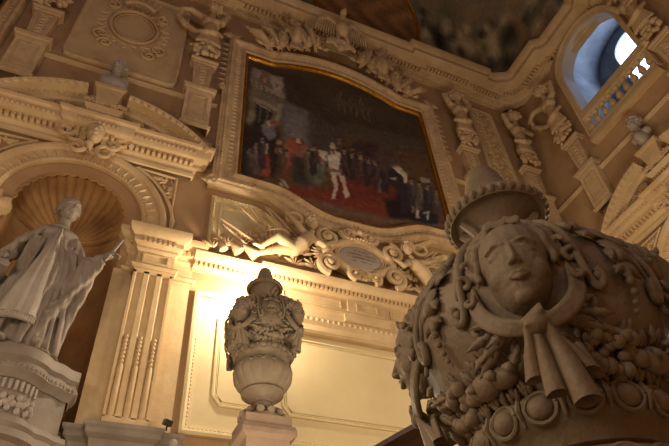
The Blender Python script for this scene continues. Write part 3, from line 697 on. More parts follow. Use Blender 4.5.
SHAPES = [([(2.49,17.31),(9.02,18.55),(8.64,15.46),(5.19,14.91),(2.66,14.66)],(48,38,28),0.3),([(4.28,17.78),(8.03,17.53),(8.44,16.45),(5.26,15.99)],(62,48,32),0.3),([(2.62,17.02),(3.55,16.92),(3.8,16.01),(3.61,14.39),(2.89,14.04),(2.62,14.08)],(104,90,70),0.05),([(2.69,16.95),(3.68,16.99),(3.7,16.57),(2.7,16.43)],(128,112,88),0.04),([(2.65,16.35),(3.73,15.97),(3.73,15.77),(2.66,15.99)],(140,122,94),0.03),([(2.93,16.99),(3.24,16.95),(3.21,16.2),(2.97,16.16)],(118,74,50),0.03),([(3.28,16.87),(3.65,16.93),(3.67,16.04),(3.37,15.98)],(148,134,110),0.04),([(2.84,15.2),(3.32,15.07),(3.31,13.81),(2.8,14.0)],(38,32,28),0.03),([(2.76,15.41),(3.41,15.25),(3.41,15.02),(2.77,15.16)],(136,122,98),0.03),([(3.46,15.43),(3.65,15.57),(3.62,14.66),(3.44,14.57)],(132,118,96),0.03),([(3.67,15.74),(4.58,15.52),(4.49,13.08),(3.61,13.19)],(86,82,80),0.08),([(3.79,15.21),(4.38,15.13),(4.29,14.0),(3.78,13.94)],(98,94,92),0.1),([(4.58,15.62),(5.73,15.41),(5.56,13.37),(4.49,13.08)],(50,42,38),0.12),([(2.82,16.75),(2.92,16.73),(2.92,16.47),(2.81,16.49)],(150,134,108),0.02),([(2.94,16.69),(2.99,16.68),(2.98,16.46),(2.93,16.47)],(70,58,46),0.02),([(3.06,16.63),(3.17,16.61),(3.16,16.35),(3.05,16.38)],(150,134,108),0.02),([(3.18,16.58),(3.23,16.56),(3.22,16.35),(3.17,16.36)],(70,58,46),0.02),([(3.31,16.56),(3.42,16.54),(3.41,16.28),(3.3,16.31)],(150,134,108),0.02),([(3.43,16.51),(3.48,16.49),(3.47,16.28),(3.42,16.29)],(70,58,46),0.02),([(3.53,16.48),(3.64,16.46),(3.63,16.2),(3.52,16.22)],(150,134,108),0.02),([(3.65,16.42),(3.7,16.41),(3.69,16.19),(3.64,16.21)],(70,58,46),0.02),([(2.71,16.3),(2.78,16.26),(2.78,16.05),(2.7,16.07)],(84,70,54),0.015),([(2.87,16.21),(2.94,16.17),(2.93,15.96),(2.86,15.98)],(84,70,54),0.015),([(3.02,16.11),(3.1,16.07),(3.09,15.86),(3.02,15.88)],(84,70,54),0.015),([(3.18,16.01),(3.25,15.97),(3.24,15.77),(3.17,15.79)],(84,70,54),0.015),([(3.34,15.92),(3.41,15.88),(3.4,15.67),(3.33,15.69)],(84,70,54),0.015),([(3.49,15.82),(3.56,15.78),(3.55,15.58),(3.48,15.6)],(84,70,54),0.015),([(2.61,14.61),(2.78,14.66),(2.79,13.82),(2.62,13.8)],(120,106,86),0.02),([(2.86,15.15),(3.3,15.0),(3.29,14.92),(2.86,15.06)],(150,136,110),0.012),([(2.93,14.96),(2.98,14.95),(2.96,14.07),(2.91,14.08)],(92,80,66),0.012),([(3.14,14.88),(3.19,14.87),(3.18,13.91),(3.13,13.93)],(92,80,66),0.012),([(4.58,15.62),(4.67,15.63),(4.57,13.11),(4.49,13.08)],(66,58,52),0.04),([(4.69,15.29),(4.77,15.29),(4.69,13.67),(4.63,13.67)],(66,54,46),0.03),([(4.83,15.28),(4.9,15.28),(4.82,13.72),(4.75,13.73)],(66,54,46),0.03),([(4.96,15.27),(5.04,15.27),(4.96,13.78),(4.89,13.78)],(66,54,46),0.03),([(5.1,15.26),(5.17,15.26),(5.09,13.84),(5.02,13.84)],(66,54,46),0.03),([(5.24,15.25),(5.31,15.25),(5.22,13.9),(5.15,13.9)],(66,54,46),0.03),([(5.37,15.24),(5.45,15.24),(5.36,13.96),(5.29,13.96)],(66,54,46),0.03),([(5.51,15.23),(5.59,15.23),(5.49,14.02),(5.42,14.02)],(66,54,46),0.03),([(2.47,13.83),(2.89,14.21),(3.44,14.3),(3.61,13.19),(3.45,12.04),(2.76,11.76),(2.48,11.8)],(34,26,24),0.08),([(3.05,14.2),(3.27,14.43),(3.46,14.31),(3.42,13.69),(3.23,13.51),(3.07,13.69)],(104,100,104),0.04),([(3.16,14.31),(3.3,14.49),(3.37,14.27),(3.22,14.09)],(180,160,130),0.02),([(3.27,14.43),(3.58,14.55),(3.55,14.39),(3.31,14.24)],(150,60,44),0.02),([(3.05,12.91),(3.26,12.96),(3.31,11.98),(3.01,11.94)],(150,48,34),0.03),([(3.12,13.3),(3.23,13.32),(3.24,12.9),(3.13,12.85)],(170,160,150),0.02),([(3.47,13.62),(3.64,13.67),(3.77,13.1),(3.88,12.67),(3.66,12.12),(3.54,12.53)],(74,52,44),0.04),([(3.5,13.67),(3.67,13.63),(3.61,13.44),(3.47,13.46)],(160,120,90),0.02),([(3.47,13.29),(3.88,12.82),(3.85,12.66),(3.45,13.09)],(150,108,80),0.02),([(3.58,12.02),(3.66,12.05),(3.82,11.78),(3.74,11.69)],(176,150,120),0.015),([(3.54,11.85),(3.61,11.88),(3.68,11.69),(3.61,11.64)],(176,150,120),0.015),([(3.78,13.85),(4.12,14.06),(4.4,13.79),(4.32,13.17),(3.88,13.06),(3.75,13.42)],(156,62,38),0.04),([(3.98,13.94),(4.24,14.11),(4.32,13.84),(4.11,13.66)],(110,40,30),0.02),([(4.06,14.03),(4.19,14.06),(4.18,13.81),(4.07,13.8)],(190,150,116),0.015),([(3.97,13.18),(4.38,13.2),(4.4,12.12),(3.97,12.02)],(42,40,34),0.06),([(4.44,13.31),(4.9,13.33),(4.9,12.46),(4.45,12.06)],(92,92,72),0.05),([(4.39,13.04),(4.55,13.19),(4.53,12.17),(4.4,12.09)],(60,60,50),0.04),([(4.51,13.55),(4.91,13.59),(4.86,13.14),(4.48,13.16)],(118,44,34),0.05),([(4.68,13.16),(4.88,13.08),(4.82,12.77),(4.69,12.81)],(196,176,140),0.02),([(3.85,11.88),(5.01,12.13),(7.21,12.32),(7.82,12.09),(6.44,11.38),(4.96,11.26),(3.85,11.31)],(112,34,22),0.12),([(5.21,12.83),(7.17,13.17),(7.21,12.32),(5.0,11.92)],(98,28,22),0.1),([(3.71,11.26),(4.67,11.15),(6.44,11.38),(8.64,11.84),(8.49,12.07),(6.48,11.63),(4.13,11.56)],(92,66,48),0.06),([(5.63,14.13),(6.2,14.88),(6.58,14.55),(6.58,12.94),(5.63,12.36)],(46,32,30),0.06),([(6.38,14.96),(6.92,15.63),(7.31,15.28),(7.14,13.6),(6.34,13.06)],(40,28,26),0.06),([(6.52,15.23),(7.18,15.43),(7.03,13.79),(6.45,13.46)],(56,36,34),0.04),([(6.62,12.74),(8.0,13.04),(7.95,11.89),(6.79,11.66)],(26,20,24),0.06),([(5.65,13.22),(7.39,13.47),(7.1,12.49),(5.55,12.09)],(98,30,24),0.08),([(5.19,14.3),(5.31,14.32),(5.37,14.14),(5.24,13.97),(5.15,14.04)],(184,150,120),0.015),([(5.04,13.78),(5.19,14.02),(5.43,13.95),(5.54,13.61),(5.49,13.17),(5.2,13.02),(5.02,13.14),(5.0,13.46)],(214,200,176),0.025),([(5.04,13.78),(4.51,13.72),(4.49,13.61),(5.0,13.56)],(196,170,140),0.015),([(5.09,13.09),(5.49,13.2),(5.42,12.9),(5.11,12.78)],(190,178,158),0.02),([(5.11,12.78),(5.28,12.85),(5.24,12.29),(5.16,11.84),(5.05,11.77),(5.12,12.24)],(206,184,156),0.015),([(5.33,12.91),(5.48,12.98),(5.53,12.55),(5.63,12.13),(5.48,11.99),(5.39,12.5)],(206,184,156),0.015),([(5.53,13.77),(5.72,13.43),(5.78,13.05),(5.7,12.97),(5.59,13.3),(5.46,13.49)],(186,160,130),0.015),([(5.7,13.46),(5.98,13.68),(6.01,13.25),(5.77,13.0)],(96,72,50),0.03),([(5.79,14.25),(5.96,14.33),(5.93,14.05),(5.76,13.98)],(112,78,58),0.02),([(6.05,14.22),(6.22,14.3),(6.2,14.02),(6.02,13.95)],(112,78,58),0.02),([(5.41,14.57),(5.59,14.65),(5.56,14.37),(5.39,14.29)],(112,78,58),0.02),([(6.3,14.09),(6.48,14.17),(6.45,13.9),(6.27,13.82)],(112,78,58),0.02),([(6.54,14.1),(6.72,14.18),(6.69,13.9),(6.51,13.83)],(112,78,58),0.02),([(6.81,13.84),(6.99,13.91),(6.96,13.64),(6.78,13.57)],(112,78,58),0.02),([(4.1,13.5),(4.25,13.57),(4.24,13.32),(4.09,13.25)],(112,78,58),0.02),([(4.28,13.68),(4.44,13.75),(4.43,13.49),(4.28,13.42)],(112,78,58),0.02),([(7.11,14.15),(7.36,14.35),(7.59,14.06),(7.68,13.47),(7.52,12.17),(7.2,11.99),(7.27,12.84),(6.97,13.19)],(36,30,36),0.04),([(7.12,14.11),(7.24,14.19),(7.43,14.2),(7.69,13.87),(7.68,13.53),(7.56,13.39),(7.5,13.66),(7.26,13.93)],(222,206,168),0.015),([(7.21,14.42),(7.35,14.48),(7.34,14.23),(7.18,14.13)],(160,120,94),0.015),([(6.62,13.25),(6.87,13.31),(6.78,12.65),(6.54,12.64)],(120,92,78),0.03),([(6.98,13.45),(7.29,13.54),(7.25,13.43),(6.99,13.36)],(170,140,110),0.015),([(8.15,13.92),(8.53,14.0),(8.51,13.79),(8.16,13.69)],(140,132,134),0.02),([(7.84,13.05),(8.07,13.2),(7.96,12.75),(7.76,12.71)],(150,118,98),0.02),([(7.8,12.69),(7.96,12.75),(7.81,12.05),(7.7,11.97)],(198,186,176),0.02),([(8.09,13.3),(8.49,13.13),(8.43,11.97),(7.81,11.84)],(26,26,34),0.04),([(8.01,12.37),(8.26,12.4),(8.21,12.29),(8.16,12.28),(8.14,12.06),(8.04,12.03),(8.11,12.29),(7.98,12.27)],(168,168,176),0.012),([(7.63,12.58),(7.77,12.63),(7.68,12.16),(7.56,12.11)],(112,84,70),0.02),([(5.59,17.02),(5.63,17.04),(5.59,16.22),(5.55,16.2)],(104,88,62),0.015),([(5.8,16.89),(5.84,16.92),(5.79,16.1),(5.75,16.08)],(104,88,62),0.015),([(6.03,17.08),(6.08,17.1),(6.02,16.27),(5.98,16.25)],(104,88,62),0.015),([(6.24,16.89),(6.28,16.92),(6.22,16.09),(6.18,16.07)],(104,88,62),0.015),([(6.51,17.04),(6.56,17.06),(6.48,16.23),(6.44,16.21)],(104,88,62),0.015),([(6.72,16.92),(6.77,16.94),(6.69,16.11),(6.65,16.09)],(104,88,62),0.015),([(5.72,17.33),(5.77,17.35),(5.71,16.51),(5.68,16.49)],(104,88,62),0.015),([(6.44,17.48),(6.49,17.51),(6.42,16.64),(6.38,16.62)],(104,88,62),0.015),([(5.45,16.77),(6.86,16.93),(6.83,16.68),(5.43,16.53)],(70,56,42),0.03),([(2.63,12.72),(2.82,12.8),(2.86,12.38),(2.86,11.86),(2.68,11.79),(2.62,12.28)],(52,40,36),0.03),([(2.71,12.73),(2.81,12.75),(2.82,12.37),(2.76,12.13)],(78,60,54),0.02),([(2.68,12.74),(2.77,12.77),(2.77,12.71),(2.68,12.69)],(150,138,120),0.012),([(2.68,12.9),(2.76,12.93),(2.77,12.8),(2.69,12.77)],(142,102,76),0.014),([(2.67,12.96),(2.76,12.99),(2.76,12.91),(2.68,12.87)],(40,28,22),0.014),([(2.79,13.01),(2.98,13.09),(3.02,12.6),(3.02,11.99),(2.83,11.92),(2.78,12.5)],(70,62,60),0.03),([(2.87,13.02),(2.97,13.04),(2.98,12.58),(2.92,12.31)],(105,93,90),0.02),([(2.84,13.03),(2.93,13.06),(2.93,12.99),(2.84,12.97)],(150,138,120),0.012),([(2.84,13.22),(2.92,13.25),(2.93,13.1),(2.85,13.06)],(142,102,76),0.014),([(2.83,13.29),(2.92,13.32),(2.92,13.23),(2.83,13.19)],(40,28,22),0.014),([(2.95,13.35),(3.14,13.43),(3.18,12.92),(3.17,12.29),(2.99,12.22),(2.94,12.82)],(46,34,34),0.03),([(3.03,13.35),(3.14,13.38),(3.14,12.91),(3.07,12.62)],(69,51,51),0.02),([(3.0,13.37),(3.1,13.4),(3.09,13.33),(3.0,13.3)],(150,138,120),0.012),([(3.01,13.56),(3.08,13.59),(3.09,13.44),(3.01,13.4)],(142,102,76),0.014),([(2.99,13.64),(3.09,13.67),(3.09,13.57),(3.0,13.53)],(40,28,22),0.014),([(3.5,13.19),(3.7,13.27),(3.73,12.83),(3.71,12.28),(3.52,12.21),(3.48,12.73)],(60,44,34),0.03),([(3.58,13.2),(3.69,13.22),(3.69,12.82),(3.61,12.57)],(90,66,51),0.02),([(3.56,13.21),(3.65,13.24),(3.65,13.18),(3.56,13.15)],(150,138,120),0.012),([(3.56,13.37),(3.64,13.41),(3.65,13.27),(3.56,13.24)],(142,102,76),0.014),([(3.56,13.44),(3.65,13.47),(3.65,13.39),(3.56,13.35)],(40,28,22),0.014),([(3.68,13.09),(3.88,13.18),(3.9,12.74),(3.88,12.19),(3.68,12.11),(3.65,12.63)],(96,46,34),0.03),([(3.76,13.1),(3.87,13.13),(3.86,12.72),(3.78,12.47)],(144,69,51),0.02),([(3.73,13.11),(3.83,13.14),(3.83,13.08),(3.73,13.05)],(150,138,120),0.012),([(3.74,13.28),(3.82,13.31),(3.82,13.17),(3.74,13.14)],(142,102,76),0.014),([(3.73,13.34),(3.83,13.37),(3.82,13.29),(3.73,13.25)],(40,28,22),0.014),([(4.31,13.36),(4.52,13.45),(4.53,13.0),(4.49,12.43),(4.29,12.35),(4.26,12.89)],(74,60,44),0.03),([(4.39,13.37),(4.51,13.4),(4.49,12.98),(4.4,12.72)],(111,90,66),0.02),([(4.37,13.39),(4.47,13.42),(4.46,13.36),(4.36,13.33)],(150,138,120),0.012),([(4.38,13.56),(4.46,13.59),(4.46,13.45),(4.37,13.41)],(142,102,76),0.014),([(4.37,13.62),(4.47,13.66),(4.47,13.57),(4.37,13.53)],(40,28,22),0.014),([(4.5,13.65),(4.72,13.75),(4.73,13.25),(4.68,12.62),(4.47,12.54),(4.45,13.13)],(40,34,30),0.03),([(4.59,13.67),(4.7,13.69),(4.68,13.23),(4.59,12.94)],(60,51,45),0.02),([(4.56,13.68),(4.66,13.71),(4.66,13.65),(4.56,13.61)],(150,138,120),0.012),([(4.58,13.87),(4.66,13.9),(4.66,13.75),(4.57,13.71)],(142,102,76),0.014),([(4.57,13.94),(4.67,13.98),(4.66,13.88),(4.57,13.84)],(40,28,22),0.014),([(4.73,13.22),(4.94,13.31),(4.95,12.93),(4.91,12.45),(4.7,12.37),(4.68,12.82)],(70,70,56),0.03),([(4.81,13.24),(4.93,13.27),(4.91,12.91),(4.82,12.69)],(105,105,84),0.02),([(4.79,13.25),(4.89,13.28),(4.88,13.23),(4.78,13.2)],(150,138,120),0.012),([(4.8,13.39),(4.89,13.43),(4.89,13.31),(4.8,13.27)],(142,102,76),0.014),([(4.8,13.45),(4.9,13.48),(4.89,13.41),(4.79,13.37)],(40,28,22),0.014),([(5.47,13.96),(5.7,14.06),(5.69,13.57),(5.62,12.97),(5.4,12.88),(5.4,13.45)],(44,32,30),0.03),([(5.56,13.97),(5.68,14.0),(5.65,13.55),(5.54,13.27)],(66,48,45),0.02),([(5.53,13.99),(5.64,14.02),(5.63,13.96),(5.53,13.92)],(150,138,120),0.012),([(5.55,14.17),(5.64,14.21),(5.64,14.06),(5.54,14.01)],(142,102,76),0.014),([(5.55,14.24),(5.66,14.28),(5.65,14.18),(5.54,14.14)],(40,28,22),0.014),([(5.72,13.88),(5.96,13.98),(5.94,13.5),(5.86,12.89),(5.64,12.8),(5.65,13.37)],(36,28,28),0.03),([(5.81,13.9),(5.94,13.93),(5.9,13.48),(5.78,13.2)],(54,42,42),0.02),([(5.79,13.91),(5.9,13.94),(5.89,13.88),(5.78,13.84)],(150,138,120),0.012),([(5.81,14.09),(5.9,14.13),(5.89,13.98),(5.8,13.94)],(142,102,76),0.014),([(5.81,14.16),(5.92,14.2),(5.9,14.11),(5.8,14.06)],(40,28,22),0.014),([(5.99,13.9),(6.22,14.0),(6.2,13.51),(6.12,12.9),(5.89,12.82),(5.9,13.39)],(58,36,32),0.03),([(6.08,13.92),(6.21,13.95),(6.16,13.49),(6.04,13.21)],(87,54,48),0.02),([(6.05,13.93),(6.16,13.96),(6.15,13.9),(6.04,13.86)],(150,138,120),0.012),([(6.08,14.11),(6.17,14.15),(6.16,14.0),(6.06,13.96)],(142,102,76),0.014),([(6.08,14.18),(6.19,14.22),(6.17,14.13),(6.07,14.08)],(40,28,22),0.014),([(6.24,13.82),(6.48,13.92),(6.46,13.44),(6.36,12.83),(6.14,12.74),(6.16,13.31)],(40,30,34),0.03),([(6.34,13.84),(6.46,13.87),(6.41,13.42),(6.29,13.14)],(60,45,51),0.02),([(6.31,13.85),(6.42,13.89),(6.41,13.82),(6.3,13.79)],(150,138,120),0.012),([(6.34,14.03),(6.43,14.07),(6.42,13.92),(6.32,13.88)],(142,102,76),0.014),([(6.34,14.11),(6.45,14.14),(6.43,14.05),(6.32,14.0)],(40,28,22),0.014),([(6.52,13.87),(6.76,13.97),(6.72,13.44),(6.62,12.79),(6.39,12.7),(6.42,13.32)],(50,34,34),0.03),([(6.61,13.89),(6.74,13.91),(6.68,13.43),(6.55,13.13)],(75,51,51),0.02),([(6.58,13.9),(6.7,13.94),(6.68,13.86),(6.57,13.83)],(150,138,120),0.012),([(6.61,14.1),(6.71,14.14),(6.69,13.97),(6.59,13.93)],(142,102,76),0.014),([(6.61,14.18),(6.73,14.21),(6.71,14.11),(6.6,14.07)],(40,28,22),0.014),([(6.81,13.81),(7.06,13.91),(7.02,13.38),(6.9,12.72),(6.67,12.64),(6.71,13.26)],(34,28,34),0.03),([(6.91,13.82),(7.04,13.85),(6.97,13.36),(6.84,13.06)],(51,42,51),0.02),([(6.88,13.84),(6.99,13.87),(6.98,13.8),(6.87,13.77)],(150,138,120),0.012),([(6.91,14.04),(7.01,14.07),(6.99,13.91),(6.89,13.87)],(142,102,76),0.014),([(6.91,14.12),(7.03,14.15),(7.01,14.05),(6.9,14.0)],(40,28,22),0.014),([(7.69,13.49),(7.94,13.59),(7.89,13.1),(7.76,12.49),(7.51,12.41),(7.57,12.98)],(44,40,48),0.03),([(7.78,13.5),(7.92,13.53),(7.84,13.08),(7.7,12.8)],(66,60,72),0.02),([(7.76,13.52),(7.87,13.55),(7.86,13.49),(7.74,13.45)],(150,138,120),0.012),([(7.8,13.7),(7.89,13.74),(7.87,13.59),(7.77,13.55)],(142,102,76),0.014),([(7.8,13.77),(7.92,13.81),(7.9,13.72),(7.78,13.67)],(40,28,22),0.014),([(7.95,13.41),(8.21,13.51),(8.15,13.02),(8.01,12.42),(7.77,12.33),(7.82,12.9)],(70,56,48),0.03),([(8.05,13.42),(8.18,13.45),(8.1,13.0),(7.95,12.73)],(105,84,72),0.02),([(8.02,13.44),(8.14,13.47),(8.12,13.41),(8.01,13.37)],(150,138,120),0.012),([(8.06,13.62),(8.16,13.66),(8.14,13.51),(8.03,13.47)],(142,102,76),0.014),([(8.06,13.69),(8.18,13.73),(8.16,13.64),(8.05,13.59)],(40,28,22),0.014),([(8.23,13.43),(8.49,13.53),(8.43,13.04),(8.28,12.43),(8.03,12.34),(8.1,12.92)],(38,34,42),0.03),([(8.33,13.44),(8.47,13.47),(8.38,13.02),(8.23,12.74)],(57,51,63),0.02),([(8.3,13.46),(8.42,13.49),(8.41,13.42),(8.29,13.39)],(150,138,120),0.012),([(8.35,13.64),(8.45,13.68),(8.42,13.53),(8.32,13.48)],(142,102,76),0.014),([(8.35,13.71),(8.47,13.75),(8.45,13.65),(8.33,13.61)],(40,28,22),0.014),([(8.49,13.32),(8.75,13.42),(8.69,12.97),(8.55,12.4),(8.3,12.32),(8.36,12.85)],(60,52,50),0.03),([(8.59,13.34),(8.73,13.37),(8.64,12.95),(8.49,12.69)],(90,78,75),0.02),([(8.57,13.35),(8.69,13.38),(8.67,13.32),(8.55,13.29)],(150,138,120),0.012),([(8.61,13.51),(8.71,13.55),(8.69,13.41),(8.58,13.37)],(142,102,76),0.014),([(8.61,13.58),(8.73,13.62),(8.71,13.53),(8.59,13.49)],(40,28,22),0.014),([(5.06,13.88),(5.16,14.02),(5.26,14.02),(5.28,13.84),(5.14,13.69),(5.05,13.69)],(70,50,38),0.012),([(5.12,13.86),(5.22,13.91),(5.23,13.77),(5.13,13.68)],(190,150,118),0.01),([(5.04,13.6),(5.37,13.69),(5.42,13.58),(5.03,13.46)],(235,226,205),0.01),([(4.98,13.04),(5.48,13.16),(5.51,13.03),(4.97,12.9)],(120,84,56),0.012),([(4.8,13.67),(5.0,13.49),(4.96,13.34),(4.73,13.51)],(214,198,170),0.012),([(6.94,15.22),(7.51,15.16),(7.51,14.22),(6.87,13.63),(6.59,14.07)],(66,50,42),0.06),([(5.58,15.61),(8.54,15.95),(8.85,15.55),(8.37,15.03),(5.52,14.86)],(64,52,38),0.08)]
# ================================================================== PAINTING AND ITS FRAME
PCX = 5.6
def sym(left):
    return left+[(2*PCX-a, b) for a, b in reversed(left)]
ptop = sym([(2.47, 17.42), (3.3, 17.42)]+[(3.3+(PCX-3.3)*t, 17.42+.62*math.sin(PI/2*t)**1.0*(1 if t > .12 else t/.12)) for t in np.linspace(.08, .95, 9)])
pbot = sym([(2.47, 11.68), (3.3, 11.66)]+[(3.3+(PCX-3.3)*t, 11.66-.62*(.5-.5*math.cos(PI*min(1, t*1.25)))) for t in np.linspace(.1, .95, 9)])
inner = [(a, b) for a, b in pbot]+[(a, b) for a, b in reversed(ptop)]      # counter-clockwise
pb = (PCX, 9.9, 11.0)
T = thing('painting', 'large dark court scene with a figure in white, framed in carved stucco', 'painting', pb)
# canvas: dense sheet clipped to the outline, painted in vertex colours
nx, nz = 300, 250
xs = np.linspace(2.47, 2*PCX-2.47, nx)
def interp(poly, x):
    p = sorted(poly); return np.interp(x, [q[0] for q in p], [q[1] for q in p])
lo = interp(pbot, xs); hi = interp(ptop, xs)
vs = []
for j in range(nz):
    t = j/(nz-1)
    for i in range(nx): vs.append((xs[i], 9.95, lo[i]+(hi[i]-lo[i])*t))
n0 = len(vs)
rim = [0, nx-1, nz*nx-1, (nz-1)*nx]
fs = [(j*nx+i, j*nx+i+1, (j+1)*nx+i+1, (j+1)*nx+i) for j in range(nz-1) for i in range(nx-1)]
mb = MB(); mb.add(vs, fs)
canvas = obj('canvas', mb, 'paint', T, pb)
V = np.array(vs)[:, [0, 2]]
def shade_poly(V, poly, blur):
    P = np.array(poly); n = len(P); inside = np.zeros(len(V), bool); dist = np.full(len(V), 1e9)
    for i in range(n):
        a, b = P[i], P[(i+1) % n]; ab = b-a
        t = np.clip(((V-a) @ ab)/max(1e-9, ab @ ab), 0, 1)
        dist = np.minimum(dist, np.hypot(*(V-(a+t[:, None]*ab)).T))
        c = ((a[1] > V[:, 1]) != (b[1] > V[:, 1]))
        with np.errstate(divide='ignore', invalid='ignore'):
            xi = (b[0]-a[0])*(V[:, 1]-a[1])/(b[1]-a[1] if b[1] != a[1] else 1e-9)+a[0]
        inside ^= (c & (V[:, 0] < xi))
    sd = np.where(inside, dist, -dist)
    return np.clip(.5+sd/blur*.5, 0, 1)
col = np.tile(np.array([104., 82, 62]), (len(V), 1))
g = np.random.RandomState(5)
V0 = V.copy()
for fr_, am in ((3.1, .02), (7.3, .015), (17, .010)):
    a_, b_, c_, d_ = g.uniform(0, 6, 4)
    V = V+am*np.stack([np.sin(V0[:, 1]*fr_*1.7+a_+2*np.sin(V0[:, 0]*fr_+b_)), np.sin(V0[:, 0]*fr_*1.6+c_+2*np.sin(V0[:, 1]*fr_+d_))], 1)
for poly, c3, bl in SHAPES:
    w = shade_poly(V, poly, bl*1.1+.01)[:, None]*.92; c3 = np.array(c3, float); gm_ = c3.mean(); c3 = gm_+(c3-gm_)*.78; col = col*(1-w)+255*(np.clip(c3, 0, 255)/255)**.72*w
# loose brush strokes
for k in range(1500):
    cx, cz = g.uniform(2.5, 8.7), g.uniform(11.2, 16.2); L = g.uniform(.02, .1); a = g.uniform(0, PI)
    d = V-np.array([cx, cz]); u = d[:, 0]*math.cos(a)+d[:, 1]*math.sin(a); v = -d[:, 0]*math.sin(a)+d[:, 1]*math.cos(a)
    w = np.exp(-(u/L)**2-(v/(.25*L))**2)[:, None]*.5
    if w.max() < .05: continue
    base = col[int(np.argmax(w))]; f = g.uniform(.5, 1.55)
    col = col*(1-w)+np.clip(base*f+g.uniform(-6, 6), 0, 255)*w
put_colors(canvas, col)
fb = MB()
sweep(fb, inner, [(-.02, -.0), (-.02, .12), (.02, .17), (.06, .19), (.1, .16), (.1, 0)], WM, closed=True, flip=True)
along(fb, inner, .085, T_BALL, (.035, .022, .028), WM, p=.0, o=.14, closed=True, flip=True)
fr = obj('gilt_slip', fb, 'gold', T, pb)
fb = MB()
sweep(fb, inner, [(.08, 0), (.08, .2), (.13, .24), (.17, .2), (.2, .15), (.3, .14), (.4, .2), (.46, .29), (.5, .3), (.55, .3), (.58, .25), (.62, .24), (.66, .12), (.66, 0)], WM, closed=True, flip=True)
along(fb, inner, .17, T_LEAF, (.06, .12, .07), WM, p=.3, o=.14, closed=True, flip=True)
along(fb, inner, .1, T_BALL, (.036, .03, .03), WM, p=.53, o=.29, closed=True, flip=True)
obj('stucco_frame', fb, 'stucco', T, pb)
# outer ears of the frame with small volutes half way up
for s in (-1, 1):
    fb = MB()
    ex = PCX+s*(PCX-2.47+.6)
    poly = [(ex, 11.2), (ex+s*.1, 11.2), (ex+s*.1, 15.0), (ex+s*.04, 15.15), (ex, 15.15)]
    fb.prism(poly if s > 0 else poly[::-1], WM, 0, .2)
    along(fb, [(ex+s*.04, 11.3), (ex+s*.04, 15.0)], .16, T_LEAF, (.05, .055, .05), WM, p=0, o=.2)
    for zz, r in ((15.2, .13), (11.15, .15)):
        vb = MB(); p, q = spiral3(WM, ex+s*.06, zz, r, .03, 1.6, PI/2, .2, .05, 24, -s); vb.tube(p, q, 7)
        vb.ell(WM(ex+s*.06, zz, .2), (.05, .06, .05), 8, 6); obj('volute', vb, 'stucco', T, pb)
    obj('ear_pilaster', fb, 'stucco', T, pb); fb = MB()
    # acanthus shell at each upper corner, and along the outer edge
    for k in range(7):
        a = PI/2-s*(-.6+k*.33)
        cx, cz = ex-s*.1, 18.02
        O = Vector(WM(cx+math.cos(a)*.2, cz+math.sin(a)*.2, .22))
        fb.stamp(T_LEAF, O, Vector((math.sin(a), 0, -math.cos(a)))*.07, Vector((math.cos(a), 0, math.sin(a)))*.2, Vector((0, -1, 0))*.12)
    obj('corner_shell', fb, 'stucco', T, pb); fb = MB()
    along(fb, [(ex+s*.09, 15.5), (ex+s*.09, 17.8)], .3, T_LEAF, (.08, .17, .08), WM, p=0, o=.14)
    obj('leafy_ear', fb, 'stucco', T, pb)


# ---- moulding that echoes the bottom of the frame
mb = MB()
lowm = sym([(1.72, 11.02), (3.05, 11.02), (3.25, 10.97), (3.75, 10.62), (4.2, 10.36), (4.8, 10.22), (5.2, 10.18)])
sweep(mb, lowm, [(0, 0), (0, .16), (.04, .2), (.1, .24), (.14, .2), (.16, .08), (.2, .06), (.22, 0)], WM)
trim(mb)
mb = MB()
for s in (-1, 1):
    x = PCX+s*(PCX-1.72)
    for k in range(6):
        a = PI*(.15+.14*k) if s < 0 else PI*(.85-.14*k)
        O = Vector(WM(x+s*.02+.09*math.cos(a), 11.0+.09*math.sin(a), .2))
        mb.stamp(T_LEAF, O, Vector((math.sin(a), 0, -math.cos(a)))*.035, Vector((math.cos(a), 0, math.sin(a)))*.12, Vector((0, -1, 0))*.09)
    mb.ell(WM(x, 11.04, .22), (.08, .08, .07), 8, 6)
trim(mb, 'stucco')
# ---- end panels under the painting
for s in (-1, 1):
    pl = [(1.86, 9.2), (3.95, 9.2), (3.95, 10.05), (3.5, 10.42), (2.95, 10.72), (1.86, 10.72)]
    if s > 0: pl = [(2*PCX-a, b) for a, b in pl][::-1]
    mb = MB()
    sweep(mb, pl, [(0, 0), (0, .1), (.04, .13), (.09, .1), (.11, .05), (.2, .05), (.22, .09), (.27, .08), (.29, .03)], WM, closed=True)
    along(mb, pl, .075, T_BALL, (.03, .025, .03), WM, p=.06, o=.12, closed=True)
    mb.prism([(a*.97+.03*(2.9 if s < 0 else 2*PCX-2.9), b*.97+.03*9.95) for a, b in pl], WM, 0, .03)
    trim(mb, 'panel')

# ================================================================== CARVED RELIEF THINGS
def leafspray(mb, W, cx, cz, n, a0, a1, L, wd, o, dz=.1, r0=.1):
    for k in range(n):
        a = a0+(a1-a0)*k/max(1, n-1)
        e = Vector(W(cx+math.cos(a), cz+math.sin(a), o))-Vector(W(cx, cz, o)); f_ = Vector(W(cx+math.sin(a), cz-math.cos(a), o))-Vector(W(cx, cz, o))
        g_ = Vector(W(cx, cz, o+1))-Vector(W(cx, cz, o))
        O = Vector(W(cx, cz, o))+e*(L*.5+r0)
        mb.stamp(T_LEAF, O, f_*wd, e*(L*.5), g_*dz)

